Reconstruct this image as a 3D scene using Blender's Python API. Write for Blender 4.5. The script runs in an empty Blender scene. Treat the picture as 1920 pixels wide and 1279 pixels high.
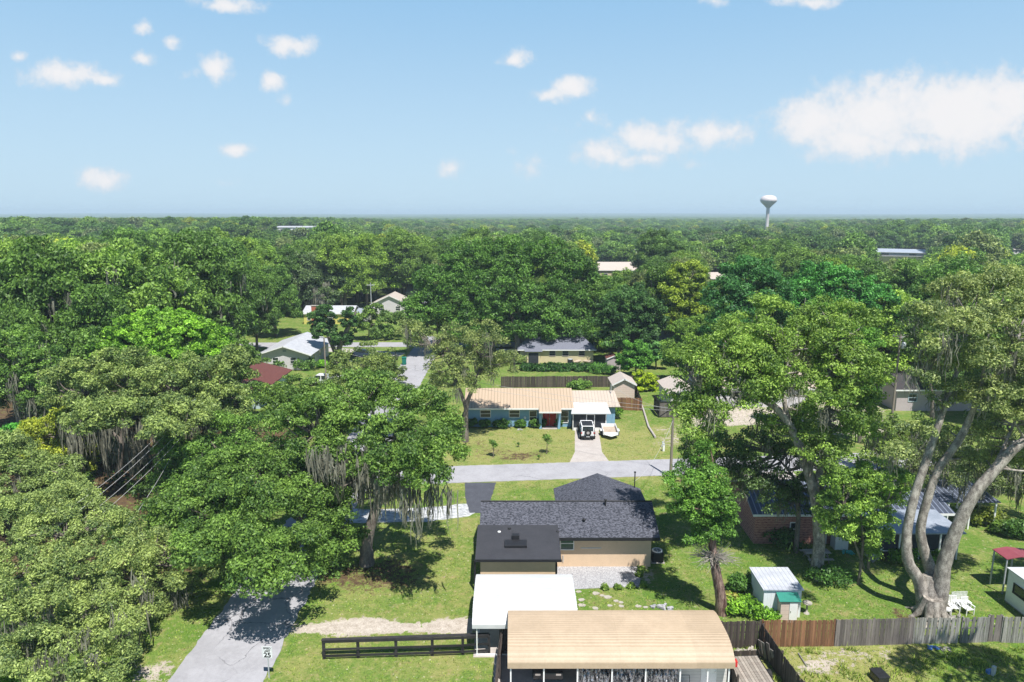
import bpy, math, random
import numpy as np
from mathutils import Vector, Matrix
R = math.radians
SC = bpy.context.scene
COL = SC.collection
# ------------------------------------------------------------------ camera, sky, sun, exposure
CAMH = 27.0; PITCH = R(10.6); F = 1280.0
cam = bpy.data.objects.new('camera', bpy.data.cameras.new('camera')); COL.objects.link(cam)
cam.location = (0, 0, CAMH); cam.rotation_euler = (R(90) - PITCH, 0, 0)
cam.data.sensor_width = 36; cam.data.lens = 24; cam.data.clip_end = 40000; cam.data.clip_start = 0.5
SC.camera = cam
EXPO = 0.52
SC.view_settings.view_transform = 'Standard'; SC.view_settings.look = 'None'
SC.view_settings.exposure = EXPO; SC.view_settings.gamma = 1
SUN_EL = R(63); SUN_FROM = Vector((0.36, -0.93, 0)).normalized()   # direction towards the sun on the ground
sd = Vector((SUN_FROM.x * math.cos(SUN_EL), SUN_FROM.y * math.cos(SUN_EL), math.sin(SUN_EL)))
sun = bpy.data.objects.new('sun', bpy.data.lights.new('sun', 'SUN')); COL.objects.link(sun)
sun.rotation_euler = (-sd).to_track_quat('-Z', 'Y').to_euler(); sun.location = (0, 0, 200)
sun.data.energy = 5.0; sun.data.angle = R(0.5); sun.data.color = (1.0, 0.965, 0.9)
SC.cycles.max_bounces = 6; SC.cycles.diffuse_bounces = 3; SC.cycles.transparent_max_bounces = 8
SC.cycles.transmission_bounces = 3; SC.cycles.volume_bounces = 0
cp, sp = math.cos(PITCH), math.sin(PITCH)
def ray(px, py):
    a = (px - 960) / F; b = (639.5 - py) / F
    return Vector((a, cp + b * sp, -sp + b * cp))
def P(px, py, z=0.0):                      # photo pixel -> point at height z
    d = ray(px, py); t = (z - CAMH) / d.z
    return Vector((d.x * t, d.y * t, z))
def Q(px, py, Y):                          # photo pixel -> point at distance Y
    d = ray(px, py); t = Y / d.y
    return Vector((d.x * t, Y, CAMH + d.z * t))
def zc(Y, z): return Y * cp + (CAMH - z) * sp
def proj(p):
    zz = p[1] * cp + (CAMH - p[2]) * sp; up = p[1] * sp - (CAMH - p[2]) * cp
    return 960 + F * p[0] / zz, 639.5 - F * up / zz
# ------------------------------------------------------------------ node helpers
class NT:
    def __init__(s, nt): s.nt = nt
    def n(s, t, **kw):
        nd = s.nt.nodes.new(t)
        for k, v in kw.items(): setattr(nd, k, v)
        return nd
    def put(s, sock, v):
        if isinstance(v, bpy.types.NodeSocket): s.nt.links.new(v, sock)
        elif v is not None: sock.default_value = v
    def math(s, op, a, b=None, c=None, clamp=False):
        nd = s.n('ShaderNodeMath', operation=op); nd.use_clamp = clamp
        s.put(nd.inputs[0], a)
        if b is not None: s.put(nd.inputs[1], b)
        if c is not None: s.put(nd.inputs[2], c)
        return nd.outputs[0]
    def vmath(s, op, a, b=None, out=0):
        nd = s.n('ShaderNodeVectorMath', operation=op); s.put(nd.inputs[0], a)
        if b is not None: s.put(nd.inputs[1], b)
        return nd.outputs[out]
    def mix(s, f, a, b, mode='MIX'):
        nd = s.n('ShaderNodeMix', data_type='RGBA', blend_type=mode)
        s.put(nd.inputs[0], f); s.put(nd.inputs[6], c4(a)); s.put(nd.inputs[7], c4(b))
        return nd.outputs[2]
    def step(s, v, lo, hi):
        nd = s.n('ShaderNodeMapRange', interpolation_type='SMOOTHSTEP'); s.put(nd.inputs[0], v)
        s.put(nd.inputs[1], lo); s.put(nd.inputs[2], hi); return nd.outputs[0]
    def noise(s, vec, scale, detail=4, rough=0.55, out=0, dist=0.0):
        nd = s.n('ShaderNodeTexNoise'); s.put(nd.inputs['Vector'], vec); nd.inputs['Scale'].default_value = scale
        nd.inputs['Detail'].default_value = detail; nd.inputs['Roughness'].default_value = rough
        nd.inputs['Distortion'].default_value = dist
        return nd.outputs[out]
    def attr(s, name, typ='GEOMETRY', out=2):
        nd = s.n('ShaderNodeAttribute', attribute_type=typ, attribute_name=name); return nd.outputs[out]
def c4(c):
    if isinstance(c, bpy.types.NodeSocket): return c
    return tuple(c) + (1,) if len(c) == 3 else tuple(c)
# ------------------------------------------------------------------ world: sky with small clouds
w = bpy.data.worlds.new('World'); SC.world = w; w.use_nodes = True
T = NT(w.node_tree); T.nt.nodes.clear()
sky = T.n('ShaderNodeTexSky', sky_type='NISHITA'); sky.sun_disc = False
sky.sun_elevation = SUN_EL; sky.sun_rotation = math.atan2(SUN_FROM.x, SUN_FROM.y)
sky.altitude = 50; sky.air_density = 1.0; sky.dust_density = 1.0; sky.ozone_density = 1.0
SKY_STR = 0.12
tc = T.n('ShaderNodeTexCoord').outputs['Generated']
sx = T.n('ShaderNodeSeparateXYZ'); T.put(sx.inputs[0], tc)
yy = T.math('MAXIMUM', sx.outputs[1], 0.02)
cb = T.n('ShaderNodeCombineXYZ'); T.put(cb.inputs[0], T.math('DIVIDE', sx.outputs[0], yy)); T.put(cb.inputs[1], T.math('DIVIDE', sx.outputs[2], yy))
uv = cb.outputs[0]
CLOUDS = [(128,138,95,30,.9),(190,146,40,16,.8),(405,125,34,34,1),(365,135,30,16,.4),(552,82,52,23,.95),(515,76,25,12,.5),(266,50,22,18,.6),(325,76,26,13,.45),
 (266,112,28,15,.65),(38,107,20,13,.65),(508,147,30,19,.85),(436,276,42,17,.95),(193,335,54,23,1),(963,107,38,18,.95),
 (1072,160,48,26,1),(1030,176,45,18,.8),(845,316,26,18,.55),(1130,285,75,34,.9),(1235,262,85,38,1),(1345,250,75,36,.9),(1190,300,100,18,.6),
 (1530,225,110,58,1),(1640,220,150,78,1.15),(1790,210,170,90,1.25),(1890,185,100,68,1.15),(1600,262,150,38,.95),(1730,265,120,32,.9),(995,318,38,24,.35),(1105,215,30,20,.4),
 (425,4,70,16,.8),(1520,6,78,18,.85),(1340,2,30,10,.5),(1915,135,28,16,.7),(962,288,18,10,.3),(1080,235,50,22,.3),(540,186,18,10,.25),(422,340,20,10,.2),(1300,315,40,12,.25)]
nz = T.noise(uv, 13, 7, 0.62); nz2 = T.noise(uv, 42, 6, 0.65)
warp = T.n('ShaderNodeTexNoise'); T.put(warp.inputs['Vector'], uv); warp.inputs['Scale'].default_value = 14; warp.inputs['Detail'].default_value = 5
wv = T.vmath('SCALE', T.vmath('SUBTRACT', warp.outputs[1], (.5, .5, .5)), None); wv.node.inputs[3].default_value = 0.035
uvw = T.vmath('ADD', uv, wv)
acc = None
for (cx, cy, rx, ry, k) in CLOUDS:
    d = ray(cx, cy); u0, v0 = d.x / d.y, d.z / d.y
    dd = T.vmath('MULTIPLY', T.vmath('SUBTRACT', uvw, (u0, v0, 0)), (F / rx * .93, F / ry * .93, 0))
    m = T.math('MULTIPLY_ADD', T.vmath('LENGTH', dd, None, 1), -k, k)
    acc = m if acc is None else T.math('MAXIMUM', acc, m)
dens = T.math('ADD', acc, T.math('MULTIPLY', T.math('SUBTRACT', T.math('MULTIPLY_ADD', nz2, .55, T.math('MULTIPLY', nz, .75)), .65), 1.9))
cm = T.step(dens, 0.0, 0.62)
shade = T.step(dens, 0.1, 0.95)
K = 1.0 / (SKY_STR * 2 ** EXPO)
ccol = T.mix(shade, tuple(c * K for c in (.72, .79, .87)), tuple(c * K for c in (.95, .925, .925)))
# pull the sky towards the pale even blue of the photograph
zel = T.math('DIVIDE', sx.outputs[2], 1.0)
skyc = T.mix(1.0, sky.outputs[0], (0.98, 1.0, 1.0), 'MULTIPLY')
base = T.mix(T.step(zel, 0.0, 0.42), tuple(c * K for c in (.54, .745, .91)), tuple(c * K for c in (.25, .525, .84)))
base = T.mix(T.step(zel, 0.33, 0.75), base, tuple(c * K for c in (.035, .10, .26)))  # unseen high sky darkened to weaken the fill light and deepen shadows
skym = T.mix(0.92, skyc, base)
final = T.mix(T.math('MULTIPLY', cm, .93), skym, ccol)
bg = T.n('ShaderNodeBackground'); T.put(bg.inputs[0], final); bg.inputs[1].default_value = SKY_STR
wo = T.n('ShaderNodeOutputWorld'); T.put(wo.inputs[0], bg.outputs[0])
# ------------------------------------------------------------------ materials
def newmat(name):
    m = bpy.data.materials.new(name); m.use_nodes = True; t = NT(m.node_tree)
    b = m.node_tree.nodes['Principled BSDF']; return m, t, b
def mat(name, col, rough=.7, var=.25, scale=3.0, col2=None, metal=0.0, bump=.0, stretch=(1,1,1), vattr=0.0, stripe=None, spec=.35, thr=None, crack=None):
    m, t, b = newmat(name)
    co = t.n('ShaderNodeTexCoord').outputs['Object']
    v = t.vmath('MULTIPLY', co, stretch)
    n1 = t.noise(v, scale, 6, .65); n2 = t.noise(v, scale * 7.3, 4, .6)
    nn = t.math('MULTIPLY_ADD', n2, .4, t.math('MULTIPLY', n1, .6))
    if thr: f = t.step(nn, thr[0], thr[1])
    else: f = t.step(nn, .3, .7)
    c2 = col2 if col2 else tuple(x * (1 - var) for x in col)
    c1 = col if col2 else tuple(min(x * (1 + var * .5), .95) for x in col)
    c = t.mix(f, c1, c2)
    if vattr:
        k = t.math('MULTIPLY_ADD', t.attr('v'), 2 * vattr, 1 - vattr)
        kc = t.n('ShaderNodeCombineColor'); [t.put(kc.inputs[i], k) for i in range(3)]
        c = t.mix(1.0, c, kc.outputs[0], 'MULTIPLY')
    h = nn
    if crack:
        vo = t.n('ShaderNodeTexVoronoi', feature='DISTANCE_TO_EDGE'); vo.inputs['Scale'].default_value = crack; t.put(vo.inputs['Vector'], t.vmath('ADD', co, t.noise(co, 1.1, 4, .6, 1)))
        c = t.mix(t.math('MULTIPLY', t.math('LESS_THAN', vo.outputs[0], .010), t.step(t.noise(co, .15, 3), .45, .6)), c, tuple(x * .45 for x in col)); c = t.mix(t.math('MULTIPLY', t.step(t.noise(co, .22, 5, .7), .54, .62), .30), c, tuple(x * .62 for x in col))
    if stripe:                                           # (axis, period, darken, width)
        ax, per, dk, wd = stripe
        s = t.n('ShaderNodeSeparateXYZ'); t.put(s.inputs[0], co)
        fr = t.math('FRACT', t.math('DIVIDE', s.outputs[ax], per))
        line = t.math('LESS_THAN', fr, wd)
        c = t.mix(line, c, tuple(x * dk for x in col))
        h = t.math('MULTIPLY_ADD', line, 1.5, nn)
    t.put(b.inputs['Base Color'], c); b.inputs['Roughness'].default_value = rough; b.inputs['Metallic'].default_value = metal
    b.inputs['Specular IOR Level'].default_value = spec
    if bump:
        bp = t.n('ShaderNodeBump'); bp.inputs['Strength'].default_value = bump; bp.inputs['Distance'].default_value = .03
        t.put(bp.inputs['Height'], h); t.put(b.inputs['Normal'], bp.outputs[0])
    return m
def leafmat(name, src):
    m, t, b = newmat(name)
    if src == 'object': base = t.n('ShaderNodeObjectInfo').outputs['Color']
    elif src == 'inst': base = t.attr('tint', 'INSTANCER', 0)
    else: base = src
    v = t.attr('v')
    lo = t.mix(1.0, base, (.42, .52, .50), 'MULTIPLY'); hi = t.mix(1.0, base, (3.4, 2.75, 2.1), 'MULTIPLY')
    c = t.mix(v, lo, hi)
    b.inputs['Roughness'].default_value = .5; b.inputs['Specular IOR Level'].default_value = .3
    t.put(b.inputs['Base Color'], c)
    tr = t.n('ShaderNodeBsdfTranslucent'); t.put(tr.inputs[0], t.mix(1.0, c, (1.25, 1.4, .7), 'MULTIPLY'))
    mx = t.n('ShaderNodeMixShader'); mx.inputs[0].default_value = .20
    t.put(mx.inputs[1], b.outputs[0]); t.put(mx.inputs[2], tr.outputs[0])
    t.put(m.node_tree.nodes['Material Output'].inputs[0], mx.outputs[0])
    return m
M = {}
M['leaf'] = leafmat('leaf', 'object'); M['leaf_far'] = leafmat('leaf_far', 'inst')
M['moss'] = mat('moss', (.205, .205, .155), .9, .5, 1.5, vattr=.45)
M['bark'] = mat('bark', (.27, .235, .20), .9, .6, 2.2, bump=.9, stretch=(1, 1, .35), col2=(.07, .055, .045))
M['bark_grey'] = mat('bark_grey', (.46, .42, .37), .9, .5, 3.4, bump=1.0, stretch=(1, 1, .5), col2=(.15, .13, .115), thr=(.36, .6))
M['bark_red'] = mat('bark_red', (.34, .24, .20), .9, .5, 3, bump=1.0, stretch=(2.5, 2.5, .25), col2=(.075, .035, .03), thr=(.4, .58))
M['twig'] = mat('twig', (.34, .31, .28), .9, .3, 3)
M['shingle'] = mat('shingle', (.12, .125, .155), .85, .4, 5.5, col2=(.020, .022, .030), bump=.3, stretch=(1, 2, 2), thr=(.45, .56), spec=.2)
M['rolled'] = mat('rolled_roof', (.045, .046, .055), .75, .3, 1.2, col2=(.032, .033, .04))
M['tan_wall'] = mat('tan_stucco', (.66, .485, .33), .9, .08, 1.4, bump=.15)
M['trim_dark'] = mat('dark_trim', (.02, .02, .023), .5, .2, 4)
M['white'] = mat('white_paint', (.78, .78, .77), .6, .1, 2)
M['white_metal'] = mat('white_metal', (.54, .55, .56), .4, .08, 1.1, stretch=(.3, 2.4, 1), col2=(.40, .42, .44), thr=(.42, .75))
M['beige_metal'] = mat('beige_metal', (.46, .355, .25), .5, .12, .9, col2=(.38, .29, .20), vattr=.06)
M['beige_seam'] = mat('beige_seam_metal', (.47, .36, .26), .5, .1, .6, stripe=(0, .41, .62, .2), col2=(.43, .33, .24))
M['pale_seam'] = mat('pale_seam_metal', (.50, .42, .35), .5, .1, .6, stripe=(0, .41, .68, .18), col2=(.44, .37, .31))
M['grey_seam'] = mat('grey_seam_metal', (.10, .115, .15), .4, .3, 1, stripe=(0, .42, 2.2, .2), col2=(.06, .07, .10), metal=.2)
M['shed_metal'] = mat('shed_metal', (.55, .57, .62), .5, .3, 1.2, stripe=(0, .3, .55, .14), col2=(.36, .38, .44))
M['porch_metal'] = mat('porch_metal', (.33, .36, .42), .4, .3, 1, col2=(.22, .25, .30))
M['blue_wall'] = mat('blue_block', (.21, .375, .54), .85, .08, 2)
M['red'] = mat('red_paint', (.30, .012, .015), .5, .15, 2)
M['glass'] = mat('window_glass', (.03, .04, .045), .08, .3, 2, spec=.6)
M['green_glass'] = mat('green_window_glass', (.05, .10, .08), .1, .4, 2, spec=.6)
M['screen'] = mat('screen_mesh', (.03, .035, .045), .8, .4, 1.2)
M['concrete'] = mat('concrete', (.48, .44, .41), .9, .2, .8, col2=(.36, .32, .30), bump=.1)
M['dark_wood'] = mat('dark_wood', (.03, .028, .03), .8, .4, 4, vattr=.3)
M['old_wood'] = mat('old_brown_wood', (.10, .078, .068), .9, .4, 2, stretch=(6, 6, .5), col2=(.06, .047, .042), vattr=.4)
M['brown_wood'] = mat('brown_wood', (.27, .135, .07), .9, .4, 2, stretch=(6, 6, .5), col2=(.15, .075, .042), vattr=.35)
M['grey_wood'] = mat('grey_wood', (.20, .175, .16), .9, .4, 2, stretch=(6, 6, .5), col2=(.10, .085, .08), vattr=.35)
M['silver_wood'] = mat('silver_wood', (.34, .33, .30), .9, .4, 2, stretch=(5, 5, .6), col2=(.16, .15, .135), vattr=.35)
M['deck_wood'] = mat('deck_wood', (.42, .38, .33), .9, .4, 2, stretch=(.6, 5, 5), col2=(.24, .2, .17), vattr=.3)
M['brick'] = mat('brick', (.46, .24, .19), .9, .4, 4, col2=(.17, .06, .05), stretch=(1, 1, 3), stripe=(2, .22, 1.25, .13), bump=.3, thr=(.4, .6))
M['chimney'] = mat('chimney_brick', (.42, .13, .09), .9, .2, 5, stripe=(2, .2, .7, .15))
M['green_metal'] = mat('green_metal', (.03, .22, .17), .45, .2, 2)
M['pinkish'] = mat('pinkish_siding', (.60, .48, .42), .8, .08, 3, stripe=(2, .3, .8, .1))
M['pale_siding'] = mat('pale_siding', (.62, .60, .57), .7, .08, 3, stripe=(2, .2, .75, .12))
M['white_siding'] = mat('white_siding', (.72, .75, .78), .7, .08, 3, stripe=(0, .25, .8, .1))
M['redroof'] = mat('red_shingle', (.17, .06, .05), .85, .3, 4, col2=(.085, .03, .028), bump=.2)
M['redmetal'] = mat('red_metal', (.26, .06, .075), .5, .2, 2)
M['whiteroof'] = mat('white_roof', (.50, .51, .54), .6, .15, 1.5, col2=(.36, .37, .41))
M['greyroof'] = mat('grey_shingle', (.20, .21, .26), .85, .3, 5, col2=(.12, .125, .16), bump=.2)
M['darkroof'] = mat('dark_shingle', (.05, .045, .05), .85, .3, 5, bump=.2)
M['pinkroof'] = mat('pink_roof', (.47, .41, .37), .8, .1, 2)
M['yellow_wall'] = mat('yellow_wall', (.62, .55, .16), .85, .1, 2)
M['cream_wall'] = mat('cream_wall', (.58, .50, .32), .85, .08, 2)
M['lilac_wall'] = mat('lilac_grey_wall', (.44, .38, .39), .85, .08, 2)
M['paleblue_wall'] = mat('pale_blue_wall', (.45, .55, .62), .85, .08, 2)
M['greywhite_wall'] = mat('grey_white_wall', (.56, .53, .56), .85, .1, 2)
M['black'] = mat('black_rubber', (.02, .02, .02), .7, .3, 5)
M['chrome'] = mat('metal_trim', (.6, .6, .6), .25, .1, 5, metal=.9)
M['carwhite'] = mat('white_car_paint', (.75, .76, .78), .2, .04, 2, spec=.6)
M['carblue'] = mat('dark_blue_car_paint', (.04, .06, .10), .2, .1, 2, spec=.6)
M['cardark'] = mat('dark_car_paint', (.02, .022, .026), .25, .1, 2, spec=.6)
M['lampred'] = mat('red_lamp_lens', (.5, .02, .02), .3, .1, 2)
M['rust'] = mat('rusty_bed', (.50, .44, .38), .8, .4, 2.5, col2=(.34, .24, .16))
M['bin'] = mat('green_bin', (.01, .16, .12), .5, .1, 2)
M['pole'] = mat('pole_wood', (.27, .23, .19), .9, .3, 3, stretch=(4, 4, .4))
M['galv'] = mat('galvanised', (.50, .52, .54), .5, .1, 4, metal=.3)
M['wire'] = mat('wire', (.5, .5, .5), .6, .1, 2)
M['foil'] = mat('foil_sheet', (.42, .42, .44), .2, .5, 2.2, col2=(.03, .03, .035), metal=.6, stretch=(4, 1, .8), thr=(.45, .55), bump=.6)
M['plastic_red'] = mat('red_plastic', (.6, .03, .03), .4, .1, 2)
M['plastic_teal'] = mat('teal_plastic', (.05, .45, .40), .4, .1, 2)
M['plastic_blue'] = mat('blue_plastic', (.08, .2, .5), .4, .2, 2)
M['stone'] = mat('stone', (.42, .39, .34), .9, .3, 4, bump=.3)
M['signface'] = mat('sign_white', (.80, .82, .82), .4, .02, 2)
M['ink'] = mat('sign_black', (.015, .015, .015), .5, .05, 2)
M['tower'] = mat('tower_paint', (.66, .60, .60), .5, .05, .1)
M['solar'] = mat('blue_grey_roof', (.36, .40, .48), .4, .1, .05)
# roads
M['asphalt'] = mat('asphalt', (.37, .365, .39), .9, .2, .5, col2=(.30, .295, .315), bump=.15, stretch=(1, 1, 1), thr=(.35, .68), crack=.28)
M['newasphalt'] = mat('new_asphalt', (.085, .09, .11), .85, .3, 1.2, col2=(.055, .058, .072), bump=.15)
M['gravel'] = mat('gravel', (.50, .50, .52), .95, .3, 11, col2=(.20, .20, .22), bump=.9, thr=(.40, .60))
M['whitegravel'] = mat('white_gravel', (.55, .56, .57), .95, .3, 2.4, col2=(.20, .21, .23), bump=.9, thr=(.44, .60), stretch=(.6, 1.6, 1))
# ground
def groundmat():
    m, t, b = newmat('ground')
    g = t.n('ShaderNodeNewGeometry').outputs['Position']
    n0 = t.noise(g, .045, 4, .6); n1 = t.noise(g, .33, 5, .65); n2 = t.noise(g, 2.1, 5, .7); n3 = t.noise(g, 9, 4, .7)
    lush = t.mix(t.step(n3, .32, .68), (.150, .245, .038), (.060, .130, .022))
    dry = t.mix(t.step(n3, .3, .7), (.31, .305, .11), (.19, .21, .06))
    c = t.mix(t.step(t.math('ADD', t.math('MULTIPLY_ADD', n2, .5, t.math('MULTIPLY', n1, .8)), t.math('MULTIPLY', t.attr('dry'), .35)), .54, .90), lush, dry)
    bare = t.mix(t.step(n3, .35, .65), (.52, .43, .30), (.40, .30, .19))
    sc = t.math('MULTIPLY_ADD', n2, .55, t.math('MULTIPLY', n3, .45))
    c = t.mix(t.math('MULTIPLY', t.step(sc, .55, .64), .7), c, bare)
    n4 = t.noise(g, .9, 6, .72)
    c = t.mix(t.math('MULTIPLY', t.step(n4, .53, .66), .55), c, (.30, .235, .115))
    c = t.mix(t.math('MULTIPLY', t.step(t.noise(g, 1.5, 6, .75), .56, .70), .7), c, (.055, .115, .02))
    c = t.mix(t.math('MULTIPLY', t.step(t.noise(g, 4.5, 3, .6), .64, .70), .8), c, (.60, .54, .42))
    lit = t.mix(t.step(n2, .3, .7), (.15, .095, .055), (.075, .05, .032))
    e = t.math('MULTIPLY', t.math('SUBTRACT', t.math('MULTIPLY_ADD', n2, .6, t.math('MULTIPLY_ADD', n1, .3, t.math('MULTIPLY', n3, .2))), .55), 3.4)
    c = t.mix(t.step(t.math('ADD', t.attr('litter'), e), .35, .75), c, lit)
    sand = t.mix(t.step(t.math('MULTIPLY_ADD', n2, .5, t.math('MULTIPLY', n3, .5)), .38, .62), (.56, .50, .44), (.34, .29, .24))
    c = t.mix(t.step(t.math('ADD', t.attr('sand'), e), .42, .62), c, sand)
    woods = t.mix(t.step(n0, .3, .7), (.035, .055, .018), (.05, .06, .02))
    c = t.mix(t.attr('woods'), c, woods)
    t.put(b.inputs['Base Color'], c); b.inputs['Roughness'].default_value = .95; b.inputs['Specular IOR Level'].default_value = .1
    bp = t.n('ShaderNodeBump'); bp.inputs['Strength'].default_value = .8; bp.inputs['Distance'].default_value = .06
    t.put(bp.inputs['Height'], t.math('ADD', n3, n2)); t.put(b.inputs['Normal'], bp.outputs[0])
    return m
M['ground'] = groundmat()
# ------------------------------------------------------------------ object helpers
def tag(o, label=None, cat=None, group=None, kind=None):
    if label: o['label'] = label
    if cat: o['category'] = cat
    if group: o['group'] = group
    if kind: o['kind'] = kind
    return o
def thing(name, label, cat, loc=(0, 0, 0), rz=0, group=None):
    o = bpy.data.objects.new(name, None); COL.objects.link(o); o.location = loc; o.rotation_euler = (0, 0, rz); o.empty_display_size = .3
    return tag(o, label, cat, group)
def copy_tree(o, parent=None):
    c = o.copy(); COL.objects.link(c); c.parent = parent
    for ch in list(o.children): copy_tree(ch, c)
    return c
class MB:
    def __init__(s, seed=0): s.v = []; s.f = []; s.a = []; s.sm = []; s.rnd = random.Random(seed)
    def add(s, vs, fs, v=None, smooth=False):
        n = len(s.v); s.v += [tuple(p) for p in vs]
        v = s.rnd.random() if v is None else v
        for f in fs: s.f.append(tuple(i + n for i in f)); s.a.append(v); s.sm.append(smooth)
        return s
    def box(s, x0, x1, y0, y1, z0, z1, v=None, m=None):
        vs = [Vector((x, y, z)) for z in (z0, z1) for y in (y0, y1) for x in (x0, x1)]
        if m is not None: vs = [m @ p for p in vs]
        return s.add(vs, [(0, 2, 3, 1), (4, 5, 7, 6), (0, 1, 5, 4), (2, 6, 7, 3), (0, 4, 6, 2), (1, 3, 7, 5)], v)
    def slab(s, a, b, c, d, th, v=None):       # thick quad; a b c d counter-clockwise from above
        a, b, c, d = map(Vector, (a, b, c, d)); n = (b - a).cross(d - a).normalized() * th
        return s.add([a, b, c, d, a - n, b - n, c - n, d - n], [(0, 1, 2, 3), (7, 6, 5, 4), (0, 4, 5, 1), (1, 5, 6, 2), (2, 6, 7, 3), (3, 7, 4, 0)], v)
    def prism(s, poly, h0, h1, axis='z', v=None, smooth=False):   # extrude a 2D polygon
        n = len(poly)
        f = {'z': lambda p, h: (p[0], p[1], h), 'x': lambda p, h: (h, p[0], p[1]), 'y': lambda p, h: (p[0], h, p[1])}[axis]
        vs = [f(p, h0) for p in poly] + [f(p, h1) for p in poly]
        s.add(vs, [tuple(range(n))[::-1], tuple(range(n, 2 * n))], v)
        return s.add(vs, [(i, (i + 1) % n, n + (i + 1) % n, n + i) for i in range(n)], v, smooth)
    def tube(s, pts, rs, n=8, v=None, cap=True, rough=0.0):
        pts = [Vector(p) for p in pts]
        if not hasattr(rs, '__len__'): rs = [rs] * len(pts)
        vs = []; up = Vector((0.13, .31, .94)).normalized()
        for i, p in enumerate(pts):
            d = (pts[min(i + 1, len(pts) - 1)] - pts[max(i - 1, 0)]).normalized()
            r = up if abs(d.dot(up)) < .9 else Vector((1, 0, 0))
            a = d.cross(r).normalized(); b = d.cross(a)
            if abs(d.z) > .3: a = Vector((0, 1, 0)).cross(d).normalized(); b = d.cross(a)
            for k in range(n):
                t = 2 * math.pi * k / n; rr = rs[i] * (1 + rough * (s.rnd.random() - .5))
                vs.append(p + (a * math.cos(t) + b * math.sin(t)) * rr)
        fs = [(i * n + k, i * n + (k + 1) % n, (i + 1) * n + (k + 1) % n, (i + 1) * n + k) for i in range(len(pts) - 1) for k in range(n)]
        s.add(vs, fs, v, True)
        if cap: s.add(vs[:n], [tuple(range(n))[::-1]], v); s.add(vs[-n:], [tuple(range(n))], v)
        return s
    def lathe(s, prof, n=24, c=(0, 0, 0), v=None, smooth=True):
        vs = [(c[0] + r * math.cos(2 * math.pi * k / n), c[1] + r * math.sin(2 * math.pi * k / n), c[2] + z) for r, z in prof for k in range(n)]
        return s.add(vs, [(i * n + k, i * n + (k + 1) % n, (i + 1) * n + (k + 1) % n, (i + 1) * n + k) for i in range(len(prof) - 1) for k in range(n)], v, smooth)
    def disc(s, c, r, w, axis='x', n=14, v=None):
        poly = [(c[0 if axis == 'y' else 1] + r * math.cos(2 * math.pi * k / n), c[2] + r * math.sin(2 * math.pi * k / n)) for k in range(n)]
        h = c[0] if axis == 'x' else c[1]
        return s.prism(poly, h - w / 2, h + w / 2, axis, v)
    def build(s, name, mt, parent=None, bevel=0.0):
        me = bpy.data.meshes.new(name); me.from_pydata(s.v, [], s.f)
        at = me.attributes.new('v', 'FLOAT', 'FACE'); at.data.foreach_set('value', s.a)
        me.polygons.foreach_set('use_smooth', s.sm); me.materials.append(M[mt] if isinstance(mt, str) else mt); me.update()
        o = bpy.data.objects.new(name, me); COL.objects.link(o); o.parent = parent
        if bevel:
            b = o.modifiers.new('bevel', 'BEVEL'); b.width = bevel; b.segments = 2; b.limit_method = 'ANGLE'
        return o
def sm(x, a, b):
    t = np.clip((x - a) / (b - a), 0, 1); return t * t * (3 - 2 * t)
def hfun(x, y):
    x = np.asarray(x, float); y = np.asarray(y, float)
    r = np.sqrt(x * x + y * y); u = x / np.maximum(y, 30)
    amp = .2 + 11.3 * sm(-u, .06, .40) + 4.5 * sm(u, .30, .6)
    z = amp * sm(r, 260, 620) * (1 - sm(r, 900, 1900)) + 1.6 * np.sin(x / 170 + 1) * np.cos(y / 210) * sm(r, 300, 700)
    z = z + 9 * sm(r, 4500, 8500) * (1 + .5 * np.sin(u * 9)) - 3 * sm(r, 1500, 3000) * (1 - sm(r, 3800, 5500))
    return z
# ------------------------------------------------------------------ ground sheet
def poly_mask(x, y, poly, soft):
    # soft mask: 1 inside convex-ish polygon built of P() points
    ins = np.zeros(x.shape, bool); n = len(poly); dmin = np.full(x.shape, 1e9)
    for i in range(n):
        x0, y0 = poly[i][0], poly[i][1]; x1, y1 = poly[(i + 1) % n][0], poly[(i + 1) % n][1]
        c = ((y0 > y) != (y1 > y)) & (x < (x1 - x0) * (y - y0) / ((y1 - y0) or 1e-9) + x0); ins ^= c
        tt = np.clip(((x - x0) * (x1 - x0) + (y - y0) * (y1 - y0)) / max((x1 - x0) ** 2 + (y1 - y0) ** 2, 1e-9), 0, 1)
        dmin = np.minimum(dmin, np.hypot(x - x0 - tt * (x1 - x0), y - y0 - tt * (y1 - y0)))
    sdv = np.where(ins, dmin, -dmin); return np.clip(.5 + sdv / (2 * soft), 0, 1)
def pp(*pts): return [P(a, b) for a, b in pts]
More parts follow.
